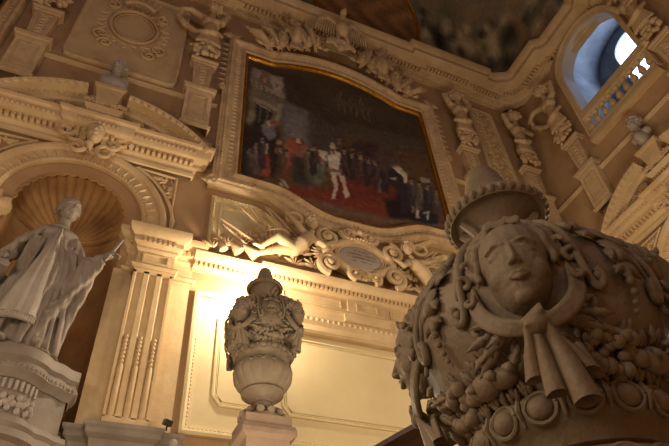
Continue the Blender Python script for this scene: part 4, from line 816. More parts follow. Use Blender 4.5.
def eagle():
    base = WM(5.6, 18.6, .1)
    t = thing('carved_eagle', 'carved stucco eagle with raised wings over a shell, on top of the painting frame', 'carving', base)
    P = [('e', WM(5.6, 19.55, .55), (.2, .2, .32)), ('c', WM(5.6, 19.8, .55), WM(5.62, 20.08, .66), .12, .09), ('e', WM(5.62, 20.15, .72), (.1, .14, .1)),
         ('c', WM(5.62, 20.14, .82), WM(5.6, 20.06, .92), .045, .02), ('c', WM(5.5, 19.3, .5), WM(5.45, 19.05, .5), .08, .05), ('c', WM(5.7, 19.3, .5), WM(5.75, 19.05, .5), .08, .05)]
    obj('body', sculpt(P, .022, 2), 'stucco', t, base)
    for s in (-1, 1):
        mb = MB()
        mb.tube([WM(5.6+s*.12, 19.75, .5), WM(5.6+s*.4, 19.95, .5), WM(5.6+s*.62, 19.75, .45), WM(5.6+s*.72, 19.5, .4)], [.1, .12, .1, .05], 8)
        for k in range(8):
            x = 5.6+s*(.16+.075*k); z = 19.8-.02*k
            mb.tube([WM(x, z, .5), WM(x+s*.06, z-.3, .44), WM(x+s*.07, z-.58+.03*k, .42)], [.05, .055, .02], 6, .6)
        obj('wing', mb, 'stucco', t, base)
    mb = MB()
    for k in range(11):
        a = PI*(.06+.088*k)
        mb.tube([WM(5.55, 18.75, .35), WM(5.55+.25*math.cos(a), 18.75+.25*math.sin(a), .5), WM(5.55+.42*math.cos(a), 18.75+.42*math.sin(a), .42)], [.02, .05, .055], 6)
    mb.ell(WM(5.55, 18.78, .4), (.12, .12, .1), 10, 6)
    obj('shell', mb, 'stucco', t, base)
    t.scale = (1.3, 1.2, 1.42); t.location.y -= .30*S
eagle()

def frame_top(x):      # outer edge of the frame above the painting
    u = abs(x-PCX)
    return 18.08 if u > 2.3 else 18.08+.62*math.cos(u/2.3*PI/2)
def trophy(s, label):
    base = WM(PCX+s*1.6, 18.4, .1)
    t = thing('carved_trophy', label, 'carving', base, 0, 'carved trophies over the painting')
    mb = MB()
    # leaning spears, flags and cannons behind the armour
    for (x, L, a, r) in ((.75, 1.2, 1.15, .03), (1.0, 1.35, .95, .035), (1.3, 1.2, .75, .03), (1.65, 1.1, .55, .035), (1.9, 1.0, .9, .03), (2.2, .8, .35, .03), (1.5, 1.3, 1.25, .025)):
        x0 = PCX+s*x; z0 = frame_top(x0)-.05
        tip = (x0+s*L*math.cos(a), z0+L*math.sin(a))
        mb.tube([WM(x0, z0, .3), WM(*tip, .42)], [r, r*.7], 6)
        leafspray(mb, WM, tip[0], tip[1], 1, (a if s > 0 else PI-a), a, .22, .05, .42, .05, -.05)
    obj('spears', mb, 'stucco', t, base)
    mb = MB()
    for (x, h, w, a) in ((.85, .62, .13, 1.3), (1.15, .7, .15, 1.1), (2.05, .55, .13, .8), (2.35, .5, .12, .5)):
        x0 = PCX+s*x; z0 = frame_top(x0)
        for k in range(4):
            o = .3+.05*k; dx = s*(k-1.5)*w*.62
            mb.tube([WM(x0+dx*.4, z0, o), WM(x0+dx+s*h*.5*math.cos(a), z0+h*.5*math.sin(a), o+.06), WM(x0+dx*1.5+s*h*math.cos(a), z0+h*math.sin(a), o-.02)], [.05, .085, .05], 7)
    obj('flags', mb, 'stucco', t, base)
    P = []
    x0 = PCX+s*1.5; z0 = frame_top(x0)+.33
    P += [('e', WM(x0, z0, .42), (.25, .13, .3)), ('e', WM(x0+s*.02, z0-.05, .5), (.15, .12, .2)), ('e', WM(x0-s*.02, z0+.32, .42), (.12, .12, .12)),
          ('c', WM(x0-s*.1, z0+.42, .42), WM(x0+s*.14, z0+.46, .42), .05, .09)]
    for k in range(5): P.append(('c', WM(x0-.16+.08*k, z0-.3, .4), WM(x0-.19+.095*k, z0-.46, .42), .045, .04))
    for q in (-1, 1): P.append(('c', WM(x0+q*.24, z0+.16, .4), WM(x0+q*.36, z0-.02, .44), .09, .05))
    obj('armour', sculpt(P, .022, 2), 'stucco', t, base)
    mb = MB()
    for (x, dz, r, sq) in ((1.12, .12, .17, .8), (1.95, .18, .19, 1.25), (2.3, .1, .13, 1), (.8, .14, .13, 1)):
        x0 = PCX+s*x; z0 = frame_top(x0)+dz
        mb.ell(WM(x0, z0, .4), (r, .1, r*sq), 14, 8)
        ring = [WM(x0+r*.8*math.cos(a), z0+r*sq*.8*math.sin(a), .47) for a in np.linspace(0, 2*PI, 15)]
        mb.tube(ring, .02, 5, cap=False); mb.ell(WM(x0, z0, .5), (.04, .04, .04), 8, 5)
    for x in (.6, 1.35, 1.75, 2.15, 2.5):
        x0 = PCX+s*x; leafspray(mb, WM, x0, frame_top(x0)-.02, 5, .3, PI-.3, .26, .06, .36, .1, .02)
    obj('shields_and_leaves', mb, 'stucco', t, base)
    t.scale = (1.1, 1.5, 1.85); t.location.x += s*.14*S
trophy(-1, 'carved trophy of flags, spears and armour left of the eagle over the painting')
trophy(1, 'carved trophy of flags, spears and armour right of the eagle over the painting')

# ---- inscription cartouche below the painting
def cartouche():
    cx, cz = 5.52, 9.55
    base = WM(cx, 8.8, 0)
    t = thing('cartouche', 'oval inscription cartouche in a scrolled strapwork surround, below the painting', 'cartouche', base)
    P = []
    W = WM
    n = 26
    for i in range(n):
        a0, a1 = 2*PI*i/n, 2*PI*(i+1)/n
        f0 = 1+.10*math.cos(4*a0); f1 = 1+.10*math.cos(4*a1)
        P.append(('c', W(cx+.80*f0*math.cos(a0), cz+.50*f0*math.sin(a0), .34), W(cx+.80*f1*math.cos(a1), cz+.50*f1*math.sin(a1), .34), .13, .13))
    P.append(('e', W(cx, cz, .2), (.85, .16, .55)))
    obj('surround', sculpt(P, .025, 3), 'stucco', t, base)
    mb = MB()
    mb.ell(W(cx, cz, .36), (.58, .07, .36), 28, 8)
    ov = obj('inscription_tablet', mb, 'marblelight', t, base)
    ov['label'] = 'pale oval tablet with worn engraved lines'
    rg = MB()
    for rr, o, q in ((1.03, .38, .035), (1.14, .40, .02)):
        rg.tube([W(cx+.58*rr*math.cos(a), cz+.36*rr*math.sin(a), o) for a in np.linspace(0, 2*PI, 41)], q, 6, cap=False)
    obj('tablet_rim', rg, 'stucco', ov, base)
    g = random.Random(4)
    for row, (zz, w) in enumerate(((.15, .26), (.05, .40), (-.05, .42), (-.15, .28))):
        x = -w; ink = MB()
        while x < w:
            lw = g.uniform(.02, .045)
            if g.random() > .16:
                for q in range(2):
                    xx = cx+x+lw*(.25+.5*q); yy = cz+zz
                    d = .34+.09*math.sqrt(max(0, 1-((xx-cx)/.58)**2-((yy-cz)/.36)**2))
                    ink.box(W(xx, yy, d), (.006, .008, .05))
                if g.random() > .4: ink.box(W(cx+x+lw*.5, cz+zz+g.choice((-.022, 0, .022)), d), (lw*.6, .008, .006))
            x += lw+.012
        obj('worn_lettering', ink, 'ink', ov, base)
    # four corner volutes, crest shell and foot scroll
    mb = MB()
    for sx, sz, r, tr in ((-1, 1, .30, 1.7), (1, 1, .30, 1.7), (-1, -1, .28, 1.7), (1, -1, .28, 1.7)):
        c0, c1 = cx+sx*.86, cz+sz*(.36 if sz > 0 else .44)
        p, q = spiral3(W, c0, c1, r, .05, tr, PI/2*sz, .4, .09, 34, -sx*sz, lambda u: .1*u)
        mb.tube(p, q, 8)
        mb.ell(W(c0, c1, .5), (.09, .07, .09), 10, 6)
    for sx in (-1, 1):
        p, q = spiral3(W, cx+sx*.30, cz+.68, .2, .03, 1.5, PI, .42, .075, 28, 1 if sx < 0 else -1) if sx < 0 else spiral3(W, cx+.30, cz+.68, .2, .03, 1.5, 0, .42, .075, 28, -1)
        mb.tube(p, q, 8); mb.ell(W(cx+sx*.30, cz+.68, .48), (.06, .05, .06), 8, 6)
        p, q = spiral3(W, cx+sx*.26, cz-.66, .17, .03, 1.5, -PI/2, .5, .06, 26, sx)
        mb.tube(p, q, 8); mb.ell(W(cx+sx*.26, cz-.66, .55), (.05, .05, .05), 8, 6)
    obj('volutes', mb, 'stucco', t, base)
    mb = MB()
    leafspray(mb, W, cx, cz+.66, 7, .5, PI-.5, .34, .06, .45, .1, .02)
    mb.ell(W(cx, cz+.72, .5), (.09, .08, .09), 10, 6)
    obj('shell_crest', mb, 'stucco', t, base); mb = MB()
    leafspray(mb, W, cx, cz-.5, 7, PI+.5, 2*PI-.5, .3, .06, .5, .1, .02)
    obj('leafy_foot', mb, 'stucco', t, base)
    for sx in (-1, 1):
        mb = MB()
        leafspray(mb, W, cx+sx*.95, cz-.1, 6, PI/2-sx*1.2-.9, PI/2-sx*1.2+.9, .3, .06, .3, .1, .02)
        obj('leaf_spray', mb, 'stucco', t, base)
    mb = MB()
    for i in range(7): mb.ell(W(cx-.24+.08*i, cz+.52-.02*abs(3-i), .5), (.042,)*3, 8, 5)
    obj('bead_row', mb, 'stucco', t, base)
cartouche()

def trophies_low(s, label):
    """weapons, cones and a drum lying on the cornice beside a putto"""
    X = lambda v: PCX-.1+s*v
    base = WM(X(2.6), 8.8, 0)
    t = thing('carved_armour_heap', label, 'carving', base, 0, 'armour heaps under the painting')
    mb = MB(); W = WM
    for (x, z, a, L) in ((1.5, 9.3, 2.2, 1.35), (1.7, 9.2, 2.45, 1.5), (2.0, 9.1, 2.1, 1.3), (2.2, 9.1, 2.65, 1.2), (2.5, 8.95, 2.5, .9), (1.3, 9.5, 2.35, 1.25)):
        a = a if s < 0 else PI-a
        tip = (X(x)+L*math.cos(a), z+L*math.sin(a))
        mb.tube([W(X(x), z, .3), W(*tip, .34)], [.035, .025], 6)
        leafspray(mb, W, tip[0], tip[1], 1, a, a, .26, .06, .34, .05, -.05)
    obj('spears', mb, 'stucco', t, base)
    mb = MB()   # wicker drum
    c = (X(2.05), 9.42)
    for k in range(9):
        u = -.3+.075*k
        mb.tube([W(c[0]+u, c[1]-.3, .3+.16*math.cos(u/.34*PI/2)), W(c[0]+u*1.05, c[1], .38+.18*math.cos(u/.34*PI/2)), W(c[0]+u, c[1]+.3, .3+.16*math.cos(u/.34*PI/2))], .03, 6)
    for v in (-.3, -.1, .1, .3):
        mb.tube([W(c[0]+q, c[1]+v, .32+.2*math.cos(q/.36*PI/2)) for q in np.linspace(-.34, .34, 9)], .03, 6)
    obj('drum', mb, 'stucco', t, base)
    mb = MB()
    for (x, z, L, r, a) in ((2.55, 8.93, .5, .15, 2.5), (2.95, 8.93, .42, .13, 2.3), (3.3, 8.9, .35, .1, 2.0)):
        a = a if s < 0 else PI-a
        dv = (math.cos(a), math.sin(a))
        mb.tube([W(X(x)+dv[0]*L*q, z+dv[1]*L*q*.9, .3) for q in (0, .05, .6, 1)], [r, r*1.05, r*.45, .015], 12)
    for (x, z, n, a0, a1, L) in ((2.9, 9.15, 6, .8, 2.6, .34), (3.25, 9.05, 6, .6, 2.8, .34), (2.4, 9.35, 5, .7, 2.4, .36), (1.2, 8.98, 6, .2, 2.9, .3), (1.65, 8.95, 5, .3, 2.6, .28), (3.55, 8.9, 4, 1, 2.6, .26), (1.9, 9.75, 6, .3, 2.8, .3), (2.3, 9.7, 5, .5, 2.9, .3), (1.45, 9.3, 5, .4, 2.4, .3), (2.7, 9.4, 5, .6, 2.9, .28), (1.0, 9.35, 4, .4, 2.2, .22)):
        leafspray(mb, W, X(x), z, n, a0, a1, L, .055, .28, .12, .02)
    obj('helmets_and_leaves', mb, 'stucco', t, base)
    mb = MB()
    ring = [W(X(1.72)+.2*math.cos(a), 10.22+.12*math.sin(a), .5+.05*math.sin(a)) for a in np.linspace(0, 2*PI, 21)]
    mb.tube(ring, .045, 7, cap=False)
    obj('wreath', mb, 'stucco', t, base)
trophies_low(-1, 'carved heap of spears, drum and helmets left of the oval cartouche')
trophies_low(1, 'carved heap of spears, drum and helmets right of the oval cartouche')

def putto(label, J, look, hair_seed):
    """J: joint dict in wall coordinates (a, b, o); body built as one surface"""
    base = WM(J['hip'][0], 8.76, .3)
    t = thing('putto', label, 'statue', base)
    w = {k: WM(*v) for k, v in J.items()}
    P = chain([w['hip'], w['belly'], w['chest']], [.17, .19, .16])+[('e', w['chest'], (.19, .14, .15))]
    P += [('c', w['chest'], w['neck'], .1, .07)]
    for s in ('l', 'r'):
        P += chain([w['sh'+s], w['el'+s], w['ha'+s]], [.085, .07, .045])+[('c', w['chest'], w['sh'+s], .12, .085)]
        P += chain([w['hip'], w['kn'+s], w['an'+s]], [.16, .1, .06])
        an, fo = Vector(w['an'+s]), Vector(w['fo'+s]); P += [('c', an, fo, .06, .035)]
        h = Vector(w['ha'+s]); d = (h-Vector(w['el'+s])).normalized(); sd = d.orthogonal().normalized()
        P.append(('e', h+d*.04, (.045, .045, .045)))
        for k in range(4):
            P.append(('c', h+d*.05+sd*(k-1.5)*.022, h+d*(.12+.012*(k % 2))+sd*(k-1.5)*.03-Vector((0, .02, 0)), .015, .011))
        P.append(('c', h+sd*.04, h+sd*.075+d*.05, .016, .012))
    obj('body', sculpt(P, .013, 4), 'stuccolight', t, base)
    R = Euler(look).to_matrix(); hc = Vector(w['head'])
    obj('head', sculpt(xf(head_prims(True), .40, R, hc), .008, 1), 'stuccolight', t, base)
    obj('hair', sculpt(xf(curls(90, hair_seed, .085), .41, R, hc), .011, 1), 'stuccolight', t, base)
putto('reclining stucco putto left of the cartouche, reaching up to a wreath',
      dict(hip=(3.75, 9.2, .5), belly=(3.92, 9.38, .56), chest=(4.1, 9.62, .55), neck=(4.2, 9.85, .55), head=(4.22, 10.12, .58),
           shl=(3.98, 9.78, .55), ell=(3.78, 9.98, .6), hal=(3.6, 10.2, .58), shr=(4.28, 9.66, .5), elr=(4.5, 9.5, .55), har=(4.68, 9.66, .55),
           knl=(3.3, 9.3, .68), anl=(2.95, 9.02, .55), fol=(2.78, 9.0, .6), knr=(3.35, 9.08, .5), anr=(2.95, 8.9, .45), fo=(0, 0, 0), fr=(0, 0, 0), **{'for': (2.8, 8.88, .5)}), (.1, 0, .5), 1)
putto('reclining stucco putto right of the cartouche, legs trailing to the right',
      dict(hip=(7.3, 9.2, .5), belly=(7.12, 9.4, .56), chest=(6.95, 9.6, .55), neck=(6.86, 9.82, .55), head=(6.8, 10.06, .58),
           shl=(6.78, 9.68, .5), ell=(6.6, 9.45, .58), hal=(6.42, 9.6, .55), shr=(7.1, 9.72, .55), elr=(7.38, 9.8, .55), har=(7.6, 9.98, .5),
           knl=(7.7, 9.22, .66), anl=(8.0, 8.95, .55), fol=(8.16, 8.93, .6), knr=(7.72, 9.05, .48), anr=(8.05, 8.88, .42), **{'for': (8.2, 8.87, .48)}), (.1, 0, -.5), 2)

# ================================================================== STUCCO PANELS, MASK, BUST
def stucco_panel(W, a0, a1, b0, b1, label, big=True):
    base = W((a0+a1)/2, b0, 0)
    t = thing('stucco_panel', label, 'panel', base)
    q = .22
    def corner(cx, cy, s0, s1): return [(cx+s0*q, cy), (cx+s0*q*.75, cy+s1*q*.25), (cx+s0*q*.25, cy+s1*q*.75), (cx, cy+s1*q)]
    pl = [(a0+q, b0), (a1-q, b0), (a1-q*.3, b0+q*.3), (a1, b0+q), (a1, b1-q), (a1-q*.3, b1-q*.3), (a1-q, b1), (a0+q, b1), (a0+q*.3, b1-q*.3), (a0, b1-q), (a0, b0+q), (a0+q*.3, b0+q*.3)]
    mb = MB(); mb.prism([(a, b) for a, b in pl], W, 0, .07)
    sweep(mb, pl, [(0, .07), (.02, .12), (.07, .13), (.1, .1), (.16, .09), (.18, .075)], W, closed=True)
    obj('field', mb, 'trim', t, base)
    cx = (a0+a1)/2; cz = (b0+b1)/2+(.1 if big else 0)
    mb = MB()
    if big:
        for rr, o, r in ((1, .13, .045), (.84, .12, .02)):
            mb.tube([W(cx+.66*rr*math.cos(a), cz+.85*rr*math.sin(a), o) for a in np.linspace(0, 2*PI, 41)], r, 6, cap=False)
        obj('oval_shield', mb, 'trim', t, base); mb = MB()
        for k in range(16):
            a = 2*PI*k/16
            leafspray(mb, W, cx+.76*math.cos(a), cz+.95*math.sin(a), 3, a-1.0+.5, a+1.4, .32, .07, .08, .06, .0)
        for s in (-1, 1):
            for (x, z, r, a) in ((.75, .9, .22, PI/2), (.78, -.85, .24, -PI/2), (.6, -1.25, .2, PI)):
                p, w_ = spiral3(W, cx+s*x, cz+z, r, .03, 1.5, a, .12, .05, 24, s); mb.tube(p, w_, 6)
        obj('laurel_and_scrolls', mb, 'trim', t, base); mb = MB()
        # crown
        top = cz+1.02
        mb.tube([W(cx+u, top+.05*(1-(u/.45)**2), .22+.14*(1-(u/.45)**2)) for u in np.linspace(-.42, .42, 11)], .06, 7)
        for k in range(7):
            u = -.42+.14*k; mb.tube([W(cx+u, top+.05, .26), W(cx+u*1.25, top+.3, .3)], [.05, .03], 6); mb.ell(W(cx+u*1.27, top+.36, .3), (.05, .05, .05), 7, 5)
        obj('crown', mb, 'stucco', t, base)
    else:
        zc = b0+.5
        while zc < b1-.4:
            for s in (-1, 1):
                p, w_ = spiral3(W, cx+s*.2, zc, .17, .03, 1.5, 0 if s > 0 else PI, .1, .035, 22, s); mb.tube(p, w_, 6)
                leafspray(mb, W, cx+s*.12, zc+.24, 3, PI/2-s*1.3, PI/2-s*.2, .24, .05, .08, .05, .02)
            mb.ell(W(cx, zc+.2, .12), (.06, .05, .06), 8, 5)
            zc += .62
        obj('arabesque', mb, 'trim', t, base)
stucco_panel(WM, -2.48, .52, 14.58, 19.0, 'large rectangular stucco panel with a crowned oval shield, above the statue niche')
stucco_panel(WM, 11.25, 12.35, 14.51, 19.3, 'narrow stucco panel with arabesque relief between two bearded caryatid pilasters', False)
mb = MB()
sweep(mb, [(-3.55, 10), (XR, 10)], [(0, 14.28), (.06, 14.3), (.1, 14.38), (.06, 14.44), (0, 14.5)], WP, flip=True)
sweep(mb, [(-3.55, 10), (XR, 10)], [(0, 12.72), (.05, 12.75), (.05, 12.9), (0, 12.92)], WP, flip=True)
# keep the band clear of the painting
mb2 = MB()
for a0, a1 in ((-3.55, 1.7), (9.5, XR)):
    for pr in ([(0, 14.28), (.06, 14.3), (.1, 14.38), (.06, 14.44), (0, 14.5)], [(0, 12.5), (.05, 12.53), (.05, 12.68), (0, 12.7)]):
        sweep(mb2, [(a0, 10), (a1, 10)], pr, WP, flip=True)
trim(mb2)
mb2 = MB()
for b0, b1 in ((-8, 10),):
    for pr in ([(0, 14.28), (.06, 14.3), (.1, 14.38), (.06, 14.44), (0, 14.5)],):
        sweep(mb2, [(XR, b0), (XR, b1)], pr, WP, flip=False)
trim(mb2)

def keystone_mask(W, c, label):
    base = W(c, 11.1, .1)
    t = thing('keystone_mask', label, 'mask', base, 0, 'grotesque masks over the niches')
    f_ = Vector(W(0, 0, 1))-Vector(W(0, 0, 0)); rz = math.atan2(f_.x, -f_.y)
    R = Euler((0, 0, rz)).to_matrix()
    P = xf(head_prims(False, True), .66, R, W(c, 11.42, .36))+[('e', W(c, 11.5, .21), (.19, .19, .35)) ]
    P += [('c', W(c-.05, 11.0, .42), W(c, 10.85, .38), .1, .03)]
    obj('face', sculpt(P, .013, 1), 'stuccolight', t, base)
    mb = MB()
    for s in (-1, 1):
        for (x, z, r, a, L) in ((.42, 11.3, .26, PI/2, 1.3), (.5, 11.7, .24, -PI/2, 1.3), (.3, 10.95, .2, PI/2, 1.2), (.62, 11.42, .2, 0, 1.2)):
            p, w_ = spiral3(W, c+s*x, z, r, .04, L, a, .3, .07, 24, s); mb.tube(p, w_, 7)
    leafspray(mb, W, c, 11.66, 7, .3, PI-.3, .3, .07, .4, .12, .05)
    obj('flowing_hair', mb, 'stucco', t, base)
keystone_mask(WM, NC, 'grotesque mask with curling hair on the keystone of the statue niche')
keystone_mask(WR, BC, 'grotesque mask with curling hair under the right wall pediment')

def bust(W, c, label):
    z = 13.24; base = W(c, z, .3)
    t = thing('portrait_bust', label, 'bust', base, 0, 'busts on the pediments')
    f_ = Vector(W(0, 0, 1))-Vector(W(0, 0, 0)); rz = math.atan2(f_.x, -f_.y); R = Euler((-.1, 0, rz-.3)).to_matrix()
    P = [('e', W(c, z+.36, .3), (.36, .2, .26)), ('c', W(c, z, .3), W(c, z+.3, .3), .12, .2), ('c', W(c, z+.4, .3), W(c, z+.75, .32), .13, .11),
         ('e', W(c-.2, z+.5, .3), (.16, .15, .12)), ('e', W(c+.2, z+.5, .3), (.16, .15, .12)), ('e', W(c, z+.02, .3), (.2, .16, .05))]
    obj('torso', sculpt(P, .018, 3), 'marblelight', t, base)
    obj('head', sculpt(xf(head_prims(), .56, R, W(c, z+1.0, .36)), .012, 1), 'marblelight', t, base)
    obj('hair', sculpt(xf(curls(70, 9, .1), .57, R, W(c, z+1.0, .36)), .016, 1), 'marblelight', t, base)
bust(WM, NC, 'small white marble bust on the tapered pedestal above the statue niche')
bust(WR, BC, 'small bust on the tapered pedestal above the right wall pediment')

# ================================================================== CARYATID PILASTERS (local frame: x right, -y out, z up from the plinth)
def herm(pose, label, base, rz, grp):
    t = thing('caryatid_pilaster', label, 'pilaster', base, rz, grp)
    O = (0, 0, 0)
    L = lambda a, b, o: (a, -o, b)
    mb = MB()
    sweep(mb, [(-.36, 0), (-.36, -.26), (.36, -.26), (.36, 0)], [(0, 0), (.04, .02), (.06, .1), (.0, .14), (0, 1.5), (.03, 1.54), (.03, 1.62), (.08, 1.66), (.1, 1.76), (-.2, 1.76)], WP, flip=True)
    sweep(mb, [(-.25, .3), (.25, .3), (.25, 1.38), (-.25, 1.38)], [(0, .26), (0, .285), (.04, .285), (.04, .265)], L, closed=True)
    obj('plinth', mb, 'stucco', t, O)
    mb = MB()
    mb.prism([(-.22, 1.76), (.22, 1.76), (.30, 3.05), (-.30, 3.05)], L, 0, .24)
    mb.prism([(-.27, 1.76), (.27, 1.76), (.27, 1.86), (-.27, 1.86)], L, 0, .28)
    sweep(mb, [(-.15, 1.95), (.15, 1.95), (.2, 2.92), (-.2, 2.92)], [(0, .24), (0, .27), (.03, .27), (.03, .245)], L, closed=True)
    for k in range(6):
        mb.ell(L(0, 2.05+.155*k, .25), (.1, .035, .06), 8, 5)
        for s in (-1, 1): mb.ell(L(s*.08, 2.12+.155*k, .25), (.05, .03, .03), 6, 4)
    sweep(mb, [(-.3, 0), (-.3, -.25), (.3, -.25), (.3, 0)], [(0, 3.02), (.05, 3.05), (.05, 3.1), (.1, 3.14), (.1, 3.22), (-.2, 3.22)], WP, flip=True)
    obj('tapered_shaft', mb, 'stucco', t, O)
    mb = MB(); g = random.Random(11+pose)
    for i in range(34):
        x = g.uniform(-.36, .36); z = 3.3+g.uniform(0, .62)*(1-.5*abs(x)); r = g.uniform(.06, .115)
        mb.ell(L(x, z, .26+.12*math.cos(x*3)+g.uniform(0, .08)), (r, r, r), 8, 6)
    for i in range(14):
        a = g.uniform(0, 2*PI); leafspray(mb, L, g.uniform(-.3, .3), 3.3+g.uniform(0, .6), 1, a, a, .26, .08, .38, .1, 0)
    obj('fruit_capital', mb, 'stucco', t, O)
    # figure: drapery over the hips, bare torso, arms up, bearded or female head
    P = [('e', L(0, 4.15, .3), (.33, .24, .36)), ('c', L(0, 4.3, .3), L(0, 4.95, .36), .24, .2), ('e', L(0, 5.25, .38), (.32, .2, .3)),
         ('c', L(0, 5.45, .36), L(0, 5.75, .42), .15, .1), ('e', L(-.13, 5.2, .52), (.13, .1, .11)), ('e', L(.13, 5.2, .52), (.13, .1, .11))]
    for k in range(9):
        x = -.3+.075*k
        P.append(('c', L(x*.7, 4.55, .42+.05*math.cos(x*5)), L(x*1.15, 3.95, .42+.08*math.cos(x*5)), .045, .055))
    P += chain([L(-.34, 4.5, .4), L(-.1, 4.38, .56), L(.16, 4.46, .56), L(.36, 4.65, .4)], [.08, .09, .09, .07])
    arms = {0: (((-.34, 5.5, .38), (-.52, 5.95, .42), (-.2, 6.25, .45)), ((.34, 5.5, .38), (.56, 5.85, .42), (.3, 6.2, .45))),
            1: (((-.34, 5.48, .38), (-.68, 5.62, .42), (-.95, 5.55, .4)), ((.34, 5.5, .38), (.5, 6.0, .42), (.12, 6.32, .42))),
            2: (((-.34, 5.48, .38), (-.5, 5.95, .45), (-.1, 6.3, .42)), ((.34, 5.45, .38), (.5, 5.1, .52), (.12, 4.95, .62)))}[pose]
    for s, (a, b, c) in zip((-1, 1), arms):
        A_, B_, C_ = L(*a), L(*b), L(*c)
        P += [('c', L(s*.2, 5.42, .38), A_, .14, .125)]+chain([A_, B_, C_], [.12, .095, .06])
        h = Vector(C_); d = (h-Vector(B_)).normalized(); sd = d.cross(Vector((0, -1, 0))).normalized()
        P.append(('e', h+d*.05, (.06, .055, .06)))
        for k in range(4): P.append(('c', h+d*.07+sd*(k-1.5)*.03, h+d*(.18+.015*(k in (1, 2)))+sd*(k-1.5)*.036, .02, .015))
        P.append(('c', h+sd*.05, h+sd*.1+d*.07, .021, .016))
    if pose == 1: P += chain([L(-.95, 5.5, .4), L(-1.0, 5.2, .3), L(-.75, 4.8, .3), L(-.4, 4.5, .35)], [.07, .09, .1, .08])
    obj('torso', sculpt(P, .02, 3), 'stucco', t, O)
    R = Euler((-.25, 0, (.25, -.5, .3)[pose])).to_matrix(); hc = L(.0, 6.02, .52)
    P = xf(head_prims(), .58, R, hc)
    if pose != 1: P += xf([('e', (0, -.26, -.42), (.16, .12, .16)), ('e', (.1, -.22, -.36), (.12, .1, .13)), ('e', (-.1, -.22, -.36), (.12, .1, .13))], .58, R, hc)
    obj('head', sculpt(P, .013, 1), 'stucco', t, O)
    obj('hair', sculpt(xf(curls(60, 20+pose, .11), .6, R, hc), .018, 1), 'stucco', t, O)
    return t
G = 'caryatid pilasters'
h0 = herm(0, 'caryatid pilaster with both arms raised, just right of the painting', (10.42, 9.998, 12.9), 0, G)
h1 = herm(1, 'caryatid pilaster between the crowned panel and the painting, one arm held out', (1.15, 9.998, 12.9), 0, G)
h2 = herm(2, 'caryatid pilaster in the dim corner, one hand on its chest, right of the arabesque panel', (13.05, 9.998, 12.9), 0, G)
dup(h0, (-3.15, 9.998, 12.9), 0, 'caryatid pilaster left of the crowned panel, its figure cut by the top edge')
dup(h1, (XR-.002, 8.2, 12.9), -PI/2, 'caryatid pilaster on the right wall, left of the daylit balcony opening')
dup(h2, (XR-.002, 4.05, 12.9), -PI/2, 'caryatid pilaster on the right wall, right of the daylit balcony opening')

# ---- neighbouring painting at the far left
t = thing('painting', 'dark painting in a carved frame, only its right edge seen at top left', 'painting', (-6, 9.9, 11.5))
mb = MB(); mb.prism([(-8.6, 11.7), (-4.25, 11.7), (-4.25, 17.5), (-8.6, 17.5)], WM, .005, .05)
ob = obj('canvas', mb, 'dark', t, (-6, 9.9, 11.5))
il = [(-8.6, 11.7), (-4.25, 11.7), (-4.25, 17.5), (-8.6, 17.5)]
mb = MB(); sweep(mb, il, [(-.02, .0), (-.02, .12), (.02, .17), (.06, .19), (.1, .16), (.1, 0)], WM, closed=True, flip=True); obj('gilt_slip', mb, 'gold', t, (-6, 9.9, 11.5))
mb = MB(); sweep(mb, il, [(.08, 0), (.08, .2), (.13, .24), (.17, .2), (.2, .15), (.28, .14), (.34, .2), (.4, .28), (.48, .28), (.5, 0)], WM, closed=True, flip=True)
along(mb, il, .17, T_LEAF, (.06, .1, .07), WM, p=.26, o=.14, closed=True, flip=True); obj('stucco_frame', mb, 'stucco', t, (-6, 9.9, 11.5))

# ---- balustrade in the balcony opening
c = 6.05
t = thing('balustrade', 'stone balustrade with pierced gaps lit blue, at the foot of the balcony opening', 'balustrade', WR(c, 15.45, 0))
bb = WR(c, 15.45, 0)
mb = MB()
sweep(mb, [(c+1.45, 16.44), (c-1.45, 16.44), (c-1.45, 16.76), (c+1.45, 16.76)], [(0, -.14), (-.03, -.1), (-.03, .12), (0, .16)], WR, closed=True)
mb.prism([(c-1.45, 16.44), (c+1.45, 16.44), (c+1.45, 16.76), (c-1.45, 16.76)], WR, -.14, .16)
obj('handrail', mb, 'trim', t, bb)
mb = MB(); mb.prism([(c-1.45, 15.3), (c+1.45, 15.3), (c+1.45, 15.62), (c-1.45, 15.62)], WR, -.14, .2)
mb.prism([(c-1.5, 15.2), (c+1.5, 15.2), (c+1.5, 15.32), (c-1.5, 15.32)], WR, .0, .28)
obj('base_rail', mb, 'trim', t, bb)
N = 9
for k in range(N):
    mb = MB(); a = c-1.32+2.64*k/(N-1)
    mb.lathe([(.11, 0), (.11, .05), (.06, .08), (.05, .14), (.1, .24), (.125, .34), (.09, .48), (.055, .6), (.05, .66), (.09, .7), (.11, .76), (.11, .84)], WR(a, 15.62, .02), 10)
    obj('baluster', mb, 'trim', t, bb)
